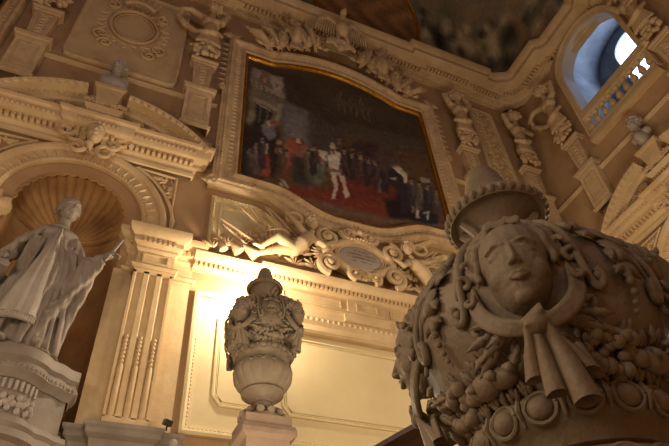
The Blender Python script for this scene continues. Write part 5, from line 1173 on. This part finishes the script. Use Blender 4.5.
# ================================================================== STATUE IN THE NICHE
def statue():
    cx, cy, z0 = -1.02, 9.62, 5.435
    base = (cx, cy, z0)
    t = thing('marble_statue', 'marble statue of a robed man with a hanging fringed stole, standing in the shell niche', 'statue', base)
    def G(x, o, z): return (cx+x, cy-o, z0+z)
    # robe: lathe-like shell with deep vertical folds, closed top and bottom
    H = [(0, .50, .40), (.25, .50, .40), (.7, .45, .38), (1.2, .40, .35), (1.6, .37, .32), (2.0, .36, .30), (2.35, .40, .29), (2.65, .42, .27), (2.82, .32, .22), (2.92, .17, .15)]
    n = 120; vs = []; fs = []
    for k, (z, rx, ry) in enumerate(H):
        amp = .12*(1-z/3.2)
        for j in range(n):
            a = 2*PI*j/n
            f_ = 1+amp*(math.sin(9*a+1.3*z+.8*math.sin(2*a))+.45*math.sin(17*a-1.1*z))
            sway = .12*math.sin(z*1.1)
            vs.append(G(rx*f_*math.cos(a)+sway-.05, ry*f_*math.sin(a)+.02, z))
    m_ = len(H)
    for i in range(m_-1):
        for j in range(n): fs.append((i*n+j, i*n+(j+1) % n, (i+1)*n+(j+1) % n, (i+1)*n+j))
    fs.append(tuple(range(n))); fs.append(tuple((m_-1)*n+j for j in range(n)))
    P = [('m', vs, fs)]
    # swept cloak folds across the front and falling from the arms
    def fold(p, r): return chain([G(*q) for q in p], r)
    for k in range(5):
        P += fold([(.10+.07*k, .34-.01*k, 2.45-.05*k), (.20+.075*k, .42-.03*k, 1.7), (.10+.10*k, .46-.03*k, .9), (.02+.13*k, .47-.05*k, .1)], [.025, .038, .045, .035])
    for k in range(4):
        P += fold([(-.16-.07*k, .32, 2.4), (-.26-.06*k, .40-.03*k, 1.6), (-.30-.09*k, .46-.05*k, .8), (-.36-.08*k, .44-.05*k, .05)], [.025, .038, .045, .035])
    # cloak drawn up over the image-right forearm, falling back in V folds
    for k in range(6):
        P += fold([(.92-.07*k, .36, 2.05-.01*k), (.72-.05*k, .34, 1.62-.08*k), (.50-.05*k, .40, 1.15-.12*k), (.30-.02*k, .44, .95-.17*k)], [.045, .055, .05, .03])
    for k in range(5):
        P += fold([(.84-.07*k, .26, 1.95), (.70-.06*k, .24, 1.2), (.60-.07*k, .22, .6), (.56-.09*k, .22, .12)], [.05, .06, .06, .05])
    # mantle over the image-left shoulder and arm
    for k in range(5):
        P += fold([(-.22, .18+.03*k, 2.76-.02*k), (-.46-.01*k, .16+.06*k, 2.45-.06*k), (-.62-.02*k, .12+.07*k, 1.95-.03*k), (-.68+.02*k, .1+.07*k, 1.4)], [.05, .065, .06, .04])
    for k in range(5):
        P += fold([(-.70+.06*k, .14, 1.5), (-.66+.07*k, .20, .9), (-.62+.07*k, .26, .2)], [.05, .055, .05])
    # arms
    P += chain([G(-.34, .1, 2.58), G(-.58, .15, 2.05), G(-.62, .5, 1.66)], [.13, .12, .08])
    P += chain([G(.32, .1, 2.56), G(.54, .2, 2.05), G(.92, .42, 2.16)], [.13, .11, .07])
    P += [('c', G(0.02, .1, 2.7), G(.04, .12, 3.1), .13, .105)]
    # shoulder cape and collar
    P += [('e', G(0, .08, 2.66), (.40, .26, .17)), ('e', G(.0, .14, 2.82), (.2, .16, .09))]
    # feet
    P += [('c', G(-.25, .38, .12), G(-.3, .62, .10), .1, .07), ('c', G(.22, .38, .12), G(.26, .62, .10), .1, .07), ('e', G(0, .02, .08), (.66, .50, .07))]
    def disp(co, no):
        c = (co-np.array([cx, cy, z0]))
        w = .010*np.sin(c[:, 0]*31+4*np.sin(c[:, 2]*3.1))+.006*np.sin(c[:, 0]*57+c[:, 2]*7)
        w = w*np.clip((2.7-c[:, 2])*3, 0, 1)
        return co+no*w[:, None]
    obj('robed_body', sculpt(P, .017, 1, disp), 'marble', t, base)
    # fringed stole hanging down the front
    mb = MB(); n = 13; rows = [(2.70, .05, .06, .34), (2.2, .12, .03, .46), (1.6, .19, -.03, .55), (1.0, .26, -.12, .60), (.58, .31, -.18, .60)]
    vs = []; fs = []
    for z, w, x0, o in rows:
        for j in range(n):
            u = -1+2*j/(n-1); vs.append(G(x0+w*u, o-.10*u*u+.025*math.sin(u*9+z*2), z))
    for z, w, x0, o in reversed(rows):
        for j in range(n):
            u = 1-2*j/(n-1); vs.append(G(x0+w*u, o-.08-.10*u*u+.025*math.sin(u*9+z*2), z))
    k = len(rows)*2
    for i in range(k):
        for j in range(n-1):
            q = ((i+1) % k)
            fs.append((i*n+j, i*n+j+1, q*n+j+1, q*n+j))
    mb = MB(); # simple closed slab rows
    R = len(rows); F = []; Bk = []
    V_ = []
    for z, w, x0, o in rows:
        V_.append([G(x0+w*(-1+2*j/(n-1)), o-.10*(-1+2*j/(n-1))**2+.025*math.sin((-1+2*j/(n-1))*9+z*2), z) for j in range(n)])
    for z, w, x0, o in rows:
        V_.append([G(x0+w*(-1+2*j/(n-1)), o-.07-.10*(-1+2*j/(n-1))**2, z) for j in range(n)])
    vs = [p for r in V_ for p in r]; fs = []
    for i in range(R-1):
        for j in range(n-1):
            fs.append((i*n+j, i*n+j+1, (i+1)*n+j+1, (i+1)*n+j)); b_ = R*n
            fs.append((b_+i*n+j, b_+(i+1)*n+j, b_+(i+1)*n+j+1, b_+i*n+j+1))
        fs.append((i*n, (i+1)*n, R*n+(i+1)*n, R*n+i*n)); fs.append((i*n+n-1, R*n+i*n+n-1, R*n+(i+1)*n+n-1, (i+1)*n+n-1))
    for j in range(n-1):
        fs.append((j, R*n+j, R*n+j+1, j+1)); fs.append(((R-1)*n+j, (R-1)*n+j+1, R*n+(R-1)*n+j+1, R*n+(R-1)*n+j))
    mb.add(vs, fs)
    st = obj('stole', mb, 'marblelight', t, base); st['label'] = 'paler stole with a fringed hem'
    mb = MB()
    for j in range(19):
        u = -1+2*j/18; x = -.18+.31*u
        mb.tube([G(x, .56-.10*u*u, .62), G(x-.01, .58-.10*u*u, .46)], [.022, .026], 6)
    ob = obj('fringe', mb, 'marblelight', st, base)
    # head, hair, hand holding a scroll
    Rh = Euler((.12, -.08, .35)).to_matrix(); hc = G(.06, .16, 3.34)
    obj('head', sculpt(xf(head_prims(False, True), .62, Rh, hc), .011, 1), 'marble', t, base)
    hp = [('e', (s*.315, .12, .0), (.04, .15, .15)) for s in (-1, 1)]+[('e', (0, .42, -.04), (.22, .09, .18))]
    g = random.Random(2)
    hp += [('e', (s*.32+g.uniform(-.02, .02), .1+g.uniform(-.18, .22), g.uniform(-.12, .16)), (.04, .04, .04)) for s in (-1, 1) for _ in range(16)]
    obj('hair', sculpt(xf(hp, .62, Rh, hc), .014, 1), 'marble', t, base)
    def hand(w, d, up, name):
        w = Vector(w); d = Vector(d).normalized(); s_ = d.cross(Vector(up)).normalized(); u_ = s_.cross(d)
        P = [('e', w+d*.07, (.075, .07, .06)), ('c', w-d*.05, w+d*.05, .065, .065)]
        for k in range(4):
            o = s_*(k-1.5)*.038; L = (.085, .1, .095, .075)[k]
            a = w+d*.10+o; b = a+d*L+o*.1-u_*.01; c = b+d*L*.35-u_*.06; P += chain([a, b, c], [.026, .023, .018])
        a = w+d*.03+s_*.065; P += chain([a, a+s_*.04+d*.05-u_*.02, a+s_*.03+d*.11-u_*.05], [.03, .026, .02])
        obj(name, sculpt(P, .009, 2), 'marble', t, base)
    hand(G(.92, .42, 2.16), (.9, -.25, .45), (0, 0, 1), 'right_hand')
    hand(G(-.62, .5, 1.66), (-.2, -.7, -.3), (0, 0, 1), 'left_hand')
    mb = MB(); mb.tube([G(.92, .5, 2.0), G(1.02, .52, 2.25), G(1.14, .55, 2.55)], [.03, .035, .03], 10)
    obj('scroll', mb, 'marble', t, base)
    # draped lectern with a book under the other hand
    mb = MB()
    mb.box(G(-.78, .5, 1.42), (.5, .42, .1), Euler((0, .1, .2)).to_matrix()); mb.box(G(-.78, .5, 1.5), (.44, .36, .05), Euler((0, .1, .2)).to_matrix())
    obj('book', mb, 'marble', t, base)
    mb = MB()
    mb.lathe([(.2, 0), (.2, .12), (.13, .2), (.12, 1.2), (.2, 1.3), (.24, 1.38)], G(-.8, .45, 0), 20)
    obj('lectern', mb, 'marble', t, base)
statue()

def statue_pedestal():
    base = (-1.0, 9.6, 3.6)
    t = thing('statue_pedestal', 'curved white marble pedestal with carved frieze under the robed statue', 'pedestal', base)
    path = [(-2.05, 9.95), (-2.05, 9.62), (-1.85, 9.55), (-1.72, 9.42)]+[(-1.0+.62*math.sin(math.radians(a)), 9.62-.62*math.cos(math.radians(a))) for a in np.linspace(-62, 62, 13)]
    path += [(-.28, 9.42), (-.15, 9.55), (-.02, 9.6), (-.02, 9.95)]
    mb = MB()
    cp_ = [(-.3, 5.42), (.02, 5.42), (.03, 5.40), (.03, 5.24), (-.02, 5.2), (.0, 5.14), (.03, 5.1), (.03, 5.02), (-.03, 4.96), (-.06, 4.9)]
    sweep(mb, path, cp_, WP, flip=True)
    along(mb, path, .07, T_BALL, (.028, .03, .04), WP, p=.02, o=5.07, flip=True)
    n = len(path); mb.add([(x, y, 5.415) for x, y in path], [tuple(range(n))])
    obj('top_moulding', mb, 'marble', t, base)
    mb = MB(); sweep(mb, path, [(-.3, 4.92), (-.09, 4.92), (-.09, 4.35), (-.3, 4.35)], WP, flip=True)
    obj('drum', mb, 'marble', t, base)
    mb = MB(); ins = [(-1.0+.54*math.sin(math.radians(a)), 9.62-.54*math.cos(math.radians(a))) for a in np.linspace(-60, 60, 13)]
    along(mb, ins, .09, T_LEAF, (.03, .10, .03), lambda a, b, o: (a, b, o), p=0, o=4.8) if False else None
    for i, (P_, t_) in enumerate(resample(ins, .085)):
        mb.tube([(P_.x, P_.y, 4.88), (P_.x*1.0, P_.y-.01, 4.72)], [.03, .022], 6)
    for i, (P_, t_) in enumerate(resample(ins, .2)):
        mb.ell((P_.x, P_.y, 4.52), (.07, .05, .06), 8, 6)
        for k in range(4):
            a = PI/4+k*PI/2+i; mb.ell((P_.x+.08*t_.x*math.cos(a), P_.y+.08*t_.y*math.cos(a)-.02, 4.52+.1*math.sin(a)), (.045, .035, .06), 7, 5)
    obj('carved_frieze', mb, 'marblelight', t, base)
    mb = MB(); sweep(mb, path, [(-.3, 4.35), (-.05, 4.35), (-.02, 4.3), (.04, 4.28), (.06, 4.2), (.02, 4.14), (.1, 4.1), (.12, 3.98), (.02, 3.94), (.02, ZF), (-.3, ZF)], WP, flip=True)
    obj('base_moulding', mb, 'marble', t, base)
statue_pedestal()

# ================================================================== URNS (local frame: axis z, 0 = plate, front towards -y)
RB = [(-.14, .11), (-.22, .12), (-.27, .17), (-.33, .27), (-.41, .37), (-.50, .445), (-.58, .49), (-.67, .52), (-.77, .53), (-.87, .515), (-.97, .475), (-1.07, .41), (-1.16, .355)]
def rb(z): return float(np.interp(-z, [-q for q, _ in RB], [r for _, r in RB]))
def Q(th, z, e=0):
    r = rb(z)+e; return (r*math.sin(th), -r*math.cos(th), z)
def urn(label, base, rz):
    O = (0, 0, 0)
    t = thing('stone_urn', label, 'urn', base, rz, 'carved stone urns')
    mb = MB()
    mb.lathe([(.03, -.1)]+[(r, z) for z, r in RB]+[(.03, -1.17)], (0, 0, 0), 64)
    obj('body', mb, 'urn', t, O)
    mb = MB()
    mb.lathe([(.02, .06), (.19, .06), (.25, .05), (.262, .02), (.262, -.01), (.25, -.025), (.24, -.02), (.225, .0), (.17, -.03), (.125, -.08), (.112, -.15), (.02, -.15)], (0, 0, 0), 64)
    for k in range(34):
        a = 2*PI*k/34; mb.ell((.260*math.cos(a), .260*math.sin(a), .005), (.021, .021, .027), 8, 6)
    for k in range(8):
        a = 2*PI*k/12
        mb.tube([(.12*math.cos(a), .12*math.sin(a), -.13), (.15*math.cos(a), .15*math.sin(a), -.07), (.2*math.cos(a), .2*math.sin(a), -.025)], [.02, .03, .02], 7)
    obj('rim_plate', mb, 'urn', t, O)
    mb = MB()
    mb.lathe([(.02, .05), (.2, .06), (.19, .1), (.155, .13), (.13, .2), (.11, .28), (.1, .32), (.085, .36), (.07, .385), (.03, .40)], (0, 0, 0), 32)
    obj('finial', mb, 'urn', t, O)
    # egg moulding
    mb = MB()
    mb.lathe([(.30, -1.15), (.37, -1.155), (.392, -1.18), (.398, -1.215), (.39, -1.25), (.375, -1.275), (.36, -1.285), (.345, -1.31), (.33, -1.35), (.30, -1.36)], (0, 0, 0), 64)
    NE = 16
    for k in range(NE):
        a = 2*PI*(k+.5)/NE; ca, sa = math.cos(a), math.sin(a); Rz = Euler((0, 0, a)).to_matrix()
        mb.ell((.382*ca, .382*sa, -1.222), (.036, .050, .044), 16, 10, Rz)
        ring = []
        for q in range(19):
            b = 2*PI*q/18; u = .063*math.cos(b); w = .056*math.sin(b)
            rr = .402-abs(w)*.3; aa = a+u/.42
            ring.append((rr*math.cos(aa), rr*math.sin(aa), -1.222+w))
        mb.tube(ring, .009, 6, cap=False)
        aa = a+PI/NE; mb.tube([(.39*math.cos(aa), .39*math.sin(aa), -1.17), (.412*math.cos(aa), .412*math.sin(aa), -1.22), (.385*math.cos(aa), .385*math.sin(aa), -1.27)], [.008, .012, .006], 6)
    obj('egg_moulding', mb, 'urn', t, O)
    # gadrooned bowl
    mb = MB(); NG = 16
    bowl = [(.29, -1.35), (.335, -1.37), (.385, -1.42), (.40, -1.49), (.385, -1.58), (.33, -1.68), (.25, -1.74), (.2, -1.76)]
    gad = [0, .4, 1, 1, 1, .9, .5, 0]
    mb.lathe(bowl, (0, 0, 0), NG*10, mod=lambda i, a: 1+.05*gad[i]*(abs(math.cos(NG*a/2))**.8-.55))
    for k in range(NG):
        a = 2*PI*k/NG; ring = []
        for q in range(13):
            b = PI*q/12; aa = a+.17*math.cos(b); z = -1.44+.05*math.sin(b); rr = .375+.02-(.03*math.sin(b))
            ring.append((rr*math.cos(aa), rr*math.sin(aa), z))
        mb.tube(ring, .012, 6)
    obj('gadrooned_bowl', mb, 'urn', t, O)
    mb = MB()
    mb.lathe([(.15, -1.74), (.26, -1.745), (.285, -1.765), (.28, -1.79), (.25, -1.8), (.19, -1.84), (.145, -1.87), (.15, -1.885), (.15, -1.905), (.12, -1.92), (.115, -1.96), (.135, -2.0), (.19, -2.06), (.26, -2.12), (.29, -2.15), (.295, -2.19), (.05, -2.19)], (0, 0, 0), 48)
    for k in range(12):
        a = 2*PI*k/12; ca, sa = math.cos(a), math.sin(a)
        mb.tube([(.14*ca, .14*sa, -1.99), (.2*ca, .2*sa, -2.04), (.27*ca, .27*sa, -2.1), (.285*ca, .285*sa, -2.15)], [.02, .04, .055, .03], 8)
    obj('foot', mb, 'urn', t, O)
    # --- ornaments repeated on the four sides
    L = lambda a, b, o: (a, -o, b)
    Rt = Euler((.06, 0, 0)).to_matrix()
    hc = Vector((0, -.495, -.665)); hs = .45
    face = sculpt(xf(head_prims(fem=True), hs, Rt, hc), .0048, 2)
    # hair: waves swept from a centre parting down both sides
    hp = [('e', (0, .16, .12), (.35, .38, .32))]
    g = random.Random(8)
    for s in (-1, 1):
        for k in range(8):
            pts = []; rr = []
            for q in range(12):
                u = q/11; a = .10+u*(1.75-.06*k)
                R0 = .325+.034*k+.018*math.sin(u*15+k*2.1)
                pts.append((s*R0*math.sin(a), -.19+.075*k*.8+.10*u+.014*math.cos(u*15+k*2.1), .05+R0*1.03*math.cos(a)+.012*k)); rr.append(.040-.010*abs(u-.5))
            hp += chain(pts, rr)
        for k in range(6):     # loose curls over the ears and down to the scarf
            c0 = (s*(.39+.07*(k % 2)), -.10+.06*(k % 3), .12-.115*k)
            pts = [(c0[0]+s*.05*math.cos(b+k)*(1-.07*jx), c0[1]-.03+.010*jx, c0[2]+.055*math.sin(b+k)*(1-.07*jx)) for jx, b in enumerate(np.linspace(0, 7.0, 12))]
            hp += chain(pts, .026)
    for k in range(7):
        pts = [(-.13+.045*k+.02*math.cos(b), -.235-.01*jx*0, .39+.015*math.sin(k*2)+.03*math.sin(b)) for jx, b in enumerate(np.linspace(0, 5, 7))]
        hp += chain(pts, .017)
    hair = sculpt(xf(hp, hs, Rt, hc), .0062, 1)
    # scarf under the chin, knot and ribbons
    P = []
    for s in (-1, 1):
        for k in range(3):
            q_ = [(s*(.165+.012*k), -.46+.02*k, -.57-.01*k), (s*(.182+.014*k), -.50+.02*k, -.71), (s*(.160+.016*k), -.555+.012*k, -.85-.005*k), (s*(.095+.014*k), -.585+.01*k, -.93-.012*k), (s*.02, -.60+.012*k, -.965-.014*k)]
            P += chain(smo(q_, 4), smr([.009, .013, .015, .015, .013], 4))
    P += [('e', (0, -.595, -.975), (.042, .042, .038)), ('c', (-.03, -.62, -.985), (.03, -.62, -.94), .013, .013), ('c', (-.035, -.615, -.96), (.03, -.62, -.92), .010, .010)]
    scarf = sculpt(P, .0075, 1)
    tails = MB()
    for (x, dx, zb, r, dy) in ((-.05, -.03, -1.13, .038, .0), (-.01, .0, -1.20, .04, -.01), (.045, .05, -1.25, .046, -.02), (.03, .10, -1.14, .034, .0)):
        n = 16; rows = [(-.97, .016, 0), (-1.02, r*.5, .3), ((zb-1.0)/2, r*.78, .65), (zb, r, 1), (zb+.02, r*.78, 1), (zb+.10, r*.5, .9)]
        vs = []; fs = []
        for z, q, u in rows:
            for j in range(n):
                a = 2*PI*j/n; w = q*(1+.12*math.sin(3*a))
                vs.append((x*.6+dx*u+w*math.cos(a), -.60+.10*u+dy*u+w*.8*math.sin(a), z))
        for i in range(len(rows)-1):
            for j in range(n): fs.append((i*n+j, i*n+(j+1) % n, (i+1)*n+(j+1) % n, (i+1)*n+j))
        fs.append(tuple(range(n))); fs.append(tuple((len(rows)-1)*n+j for j in range(n)))
        tails.add(vs, fs)
    # J volutes flanking the head, lying on the body
    vol = MB()
    for s in (-1, 1):
        pts = [Q(s*.30, -.41, .04), Q(s*.37, -.46, .045), Q(s*.43, -.54, .03), Q(s*.44, -.66, .022), Q(s*.445, -.77, .02), Q(s*.475, -.845, .02), Q(s*.53, -.86, .02), Q(s*.565, -.815, .02), Q(s*.535, -.78, .02)]
        vol.tube(smo(pts), smr([.014, .020, .020, .017, .015, .016, .018, .018, .018]), 9)
        vol.tube([Vector(p)*1.0+Vector((0, 0, .0)) for p in [Q(s*.36, -.39, .035), Q(s*.44, -.45, .035), Q(s*.495, -.54, .015), Q(s*.495, -.65, .008), Q(s*.495, -.75, .008)]], [.012, .014, .014, .012, .008], 6)
        vol.ell(Q(s*.53, -.815, .012), (.022, .022, .022), 9, 6)
    # acanthus drop between two heads (at 45 degrees)
    ac = MB()
    def leafat(th, z, ang, Ls, w, e=.03, dz=.05):
        O_ = Vector(Q(th, z, e)); tx = Vector((math.cos(th), math.sin(th), 0)); up_ = Vector(Q(th, z+.01, e))-Vector(Q(th, z-.01, e)); up_.normalize(); ou = tx.cross(up_)
        if ou.dot(Vector((math.sin(th), -math.cos(th), 0))) < 0: ou = -ou
        e1 = tx*math.cos(ang)+up_*math.sin(ang); e2 = tx*math.sin(ang)-up_*math.cos(ang)
        ac_cur.stamp(T_LEAF, O_+e1*Ls*.5, e2*w, e1*Ls*.5, ou*dz)
    ac_cur = ac; q4 = PI/4
    for (z, a, Ls, w) in ((-.36, -PI/2, .2, .07), (-.40, -2.3, .22, .07), (-.40, -.84, .22, .07), (-.48, -PI/2, .2, .08), (-.55, -2.1, .15, .05), (-.55, -1.04, .15, .05),
                          (-.66, -2.4, .11, .04), (-.66, -.74, .11, .04), (-.64, -PI/2, .14, .05), (-.34, PI/2, .08, .04)):
        leafat(q4, z*.93-.13, a, Ls*.78, w*.8, .012, .05)
    for i, z in enumerate((-.33, -.62, -.75, -.80, -.84, -.875)):
        r = (.034, .03, .018, .015, .013, .011)[i]; z = z*.95-.11; ac.ell(Q(q4, z, .025), (r, r, r), 9, 6)
    for s in (-1, 1):
        ac.tube([Q(q4+s*.05, -.42, .03), Q(q4+s*.13, -.40, .04), Q(q4+s*.20, -.44, .04), Q(q4+s*.18, -.50, .03), Q(q4+s*.14, -.48, .02)], [.016, .02, .02, .017, .012], 8)
    # fruit swag lying above the egg moulding, between the knots
    sw = MB(); g = random.Random(5); ac_cur = sw
    for i in range(36):
        th = q4+g.uniform(-.46, -.08); z = -1.09+g.uniform(-.07, .075)*(1-.3*abs(th-q4)); r = g.uniform(.022, .032)
        sw.ell(Q(th, z, .02+g.uniform(0, .03)), (r, r, r), 9, 7)
    for (th, z, r) in ((q4+.02, -1.09, .040), (q4+.19, -1.085, .060), (q4+.38, -1.085, .050)):
        R_ = Euler((0, 0, th)).to_matrix(); sw.ell(Q(th, z, .03), (r*1.2, r*.85, r*.85), 16, 10, R_)
        a0 = Vector(Q(th, z, .05)); sw.tube([a0+R_ @ Vector((r*1.0, -.02, 0)), a0+R_ @ Vector((r*1.35, -.03, .01))], [.03, .012], 7)
    for i in range(34):
        th = q4-.52+1.08*i/33; leafat(th, -1.12+.01*math.sin(i*2.1), -PI/2+.35*math.sin(i*1.7), .06, .018, .03, .025)
    for i in range(22):
        th = q4-.5+1.04*i/21; leafat(th, -1.04+.015*math.sin(i), PI/2+.6*math.sin(i*2.3), .07, .022, .02, .03)
    for s in (-1, 1):
        for (th, z, a, Ls, w) in ((.12, -.96, -.35, .15, .03), (.2, -.97, -.5, .16, .035), (.3, -1.0, -.6, .15, .035), (.22, -.93, .1, .12, .028), (.16, -1.02, -.9, .13, .03), (.3, -.96, -.2, .13, .03), (.36, -1.0, -.45, .12, .03)):
            leafat(s*th, z, a if s > 0 else PI-a, Ls, w, .05, .04)
        sw.tube([Q(s*.06, -.96, .06), Q(s*.2, -.97, .045), Q(s*.32, -1.0, .045), Q(s*.40, -1.04, .05)], [.016, .022, .02, .014], 8)
    for q in range(4):
        for nm, m_, sm in (('mask_face', face, 'all'), ('mask_hair', hair, 'all'), ('knotted_scarf', scarf, 'all'), ('scarf_tails', tails, True), ('side_volutes', vol, 'all'), ('acanthus_drop', ac, 'all'), ('fruit_swag', sw, 'all')):
            if q == 0:
                o = obj(nm, m_, 'urn', t, O, smooth=sm)
            else:
                s0 = [c for c in t.children if c.name.split('.')[0] == nm][0]
                o = s0.copy(); C.objects.link(o); o.parent = t
            o.rotation_euler = (0, 0, q*PI/2)
            if q == 0 and nm in ('mask_face', 'mask_hair', 'knotted_scarf', 'scarf_tails'): o.location.z = -.05*S
            elif nm in ('mask_face', 'mask_hair', 'knotted_scarf', 'scarf_tails'): o.location.z = 0
    return t
BIG = (1.838, 1.708, 2.20)
u0 = urn('large brown stone urn with carved female heads, filling the right foreground', BIG, math.radians(-136+90))
SM = (2.27, 7.0, 5.8)
u1 = dup(u0, SM, math.radians(-150+90+8), 'far backlit stone urn on its pedestal, in front of the bright ivory panel')

# urn pedestals
def urn_pedestal(label, x, y, zt, rz, zb=ZF):
    t = thing('urn_pedestal', label, 'pedestal', (x, y, zb), rz)
    mb = MB(); h = zt-zb; p = [(-.3, -.3), (.3, -.3), (.3, .3), (-.3, .3)]
    sweep(mb, p, [(-.1, h), (.0, h), (.0, h-.12), (.03, h-.14), (.05, h-.2), (.05, h-.26), (-.02, h-.3), (-.02, h-.34), (-.3, h-.34)], WP, closed=True, flip=True)
    mb.add([(a*1.0, b*1.0, h) for a, b in p], [(0, 1, 2, 3)])
    obj('cap', mb, 'pedestal', t, (0, 0, 0), False)
    mb = MB(); mb.box((0, 0, (h-.34)/2), (.56, .56, h-.34)); obj('die', mb, 'pedestal', t, (0, 0, 0), False)
    mb = MB(); sweep(mb, p, [(-.1, 0), (.12, 0), (.12, .3), (.06, .36), (.02, .42), (-.1, .42)], WP, closed=True, flip=True)
    obj('foot_moulding', mb, 'pedestal', t, (0, 0, 0), False)
urn_pedestal('square stone pedestal carrying the far backlit urn', SM[0], SM[1], SM[2]-2.19, 0)
urn_pedestal('square stone pedestal under the large foreground urn, out of frame below it', BIG[0], BIG[1], BIG[2]-2.19, 0)

# sloping stone handrail passing behind the large urn
t = thing('handrail', 'dark moulded stone handrail, only its edge seen at the bottom beside the large urn', 'handrail', (1.7, 3.5, 1.3))
mb = MB(); a_ = Vector((1.4, 4.3, 1.42)); b_ = Vector((2.02, 2.66, 1.52)); d_ = (b_-a_)
xa = d_.normalized(); ya = Vector((0, 0, 1)).cross(xa).normalized(); za = xa.cross(ya)
for k0, k1, w0, w1 in ((0, .04, .10, .14), (.04, .07, .14, .14), (-.05, 0, .07, .10)):
    vs = []
    for P_ in (a_, b_):
        for (u, v) in ((-w0, k0), (w0, k0), (w1, k1), (-w1, k1)): vs.append(P_+ya*u+za*v)
    mb.add(vs, [(0, 1, 2, 3), (7, 6, 5, 4), (0, 4, 5, 1), (1, 5, 6, 2), (2, 6, 7, 3), (3, 7, 4, 0)])
obj('rail', mb, 'wood', t, (1.7, 3.5, 1.3), False)
mb = MB()
for q in (.1, .5, .9):
    P_ = a_+d_*q; mb = MB(); mb.lathe([(.1, ZF-P_.z+.01), (.1, ZF-P_.z+.3), (.06, ZF-P_.z+.5), (.06, -.5), (.1, -.3), (.06, -.2), (.08, -.06)], tuple(P_), 12)
    obj('baluster', mb, 'pedestal', t, (1.7, 3.5, 1.3))

# lamp behind the small urn
lb = (2.85, 8.6, 7.72)
t = thing('wall_lamp', 'bright globe lamp on a bracket, glowing behind the far backlit urn', 'lamp', (2.85, 9.9, 7.4))
mb = MB(); mb.tube([(2.95, 9.97, 7.3), (2.95, 9.7, 7.2), (2.95, 9.35, 7.25), (2.95, 9.3, 7.4)], [.05, .03, .03, .04], 8); mb.lathe([(.02, -.02), (.12, -.02), (.12, .02), (.02, .02)], (2.95, 9.94, 7.3), 16)
mb.lathe([(.03, 0), (.07, .02), (.08, .05), (.03, .06)], (2.95, 9.3, 7.4), 16)
obj('bracket', mb, 'gold', t, (2.85, 9.9, 7.4))
# small spotlight and round bulb on the ledge
t = thing('spotlight', 'tiny black spotlight at the foot of the wall, right of the fluted pilaster', 'lamp', (1.5, 9.62, 4.66))
mb = MB(); mb.box((1.5, 9.62, 4.78), (.13, .16, .09), Euler((.4, .2, .2)).to_matrix()); obj('lamp_head', mb, 'black', t, (1.5, 9.62, 4.66), False)
mb = MB(); mb.tube([(1.5, 9.66, 4.66), (1.5, 9.66, 4.78)], .015, 6); obj('stem', mb, 'black', t, (1.5, 9.62, 4.66))
t = thing('globe_lamp', 'small round frosted lamp low on the wall beside the black spotlight', 'lamp', (1.66, 9.85, 4.35))
mb = MB(); mb.ell((1.66, 9.8, 4.52), (.09, .09, .09), 16, 10); obj('globe', mb, 'marblelight', t, (1.66, 9.85, 4.35))
mb = MB(); mb.lathe([(.05, -.12), (.06, -.1), (.045, 0)], (1.66, 9.8, 4.45), 12); obj('socket', mb, 'gold', t, (1.66, 9.85, 4.35))
EXPO = 0.0
def exec_lights():
    light('urn_lamp', 'POINT', (2.8, 9.35, 7.75), WARM, 125, .08)
    for i, (x, y, z, p) in enumerate(((-4, 4, 5, 170), (7.5, 3.4, 3.2, 230), (9.5, 5.5, 6.5, 90), (1.5, 5.5, 2.0, 80))):
        light('warm_fill_light', 'POINT', (x, y, z), WARM, p, .5)  # added warm fill points for the room, no fixture hangs there
    light('urn_fill_light', 'POINT', (-1.6, .6, 1.8), (1, .84, .64), 30, .4)  # weak fill added near the camera to brighten the large urn
    light('cool_fill_light', 'AREA', (1, -7.5, 14), (.75, .8, 1), 70, 3, (math.radians(80), 0, 0), 3)  # cool fill added behind the camera, the front wall has no window
    light('loggia_daylight', 'AREA', (17.9, 6.45, 22.9), (.55, .74, 1), 8, .7, (0, math.radians(62), 0), 1.0)
# ================================================================== CAMERA, LIGHT
sc = bpy.context.scene
cam = bpy.data.cameras.new('camera'); co_ = bpy.data.objects.new('camera', cam); C.objects.link(co_)
cam.sensor_width = 36; cam.lens = 36*604.17/669; cam.clip_start = .02
R_ = Matrix(((0.91544213, 0.23765992, 0.32478218), (-0.39753456, 0.6597372, 0.63774063), (-0.0627055, -0.71292678, 0.69842926)))
# columns: image right, image down, forward
Rm = Matrix(((R_[0][0], -R_[0][1], -R_[0][2]), (R_[1][0], -R_[1][1], -R_[1][2]), (R_[2][0], -R_[2][1], -R_[2][2])))
co_.matrix_world = Matrix.Translation(U((0, 0, 0))) @ Rm.to_4x4()
sc.camera = co_

def light(name, kind, loc, col, power, size=.1, rot=None, sy=None):
    l = bpy.data.lights.new(name, kind); l.color = col; l.energy = power
    if kind == 'AREA':
        l.size = size
        if sy: l.shape = 'RECTANGLE'; l.size_y = sy
    else: l.shadow_soft_size = size
    o = bpy.data.objects.new(name, l); C.objects.link(o); o.location = U(loc)
    if rot is not None: o.rotation_euler = rot
    return o
WARM = (1, .82, .58)
exec_lights()
w = bpy.data.worlds.new('world'); sc.world = w; w.use_nodes = True
w.node_tree.nodes['Background'].inputs[0].default_value = (.6, .75, 1, 1); w.node_tree.nodes['Background'].inputs[1].default_value = .6
vs_ = sc.view_settings
sc.display_settings.display_device = 'sRGB'
vs_.view_transform = 'Standard'; vs_.look = 'None'; vs_.gamma = 1; vs_.use_curve_mapping = False; vs_.exposure = EXPO
sc.cycles.use_denoising = True
sc.cycles.max_bounces = 8; sc.cycles.diffuse_bounces = 5
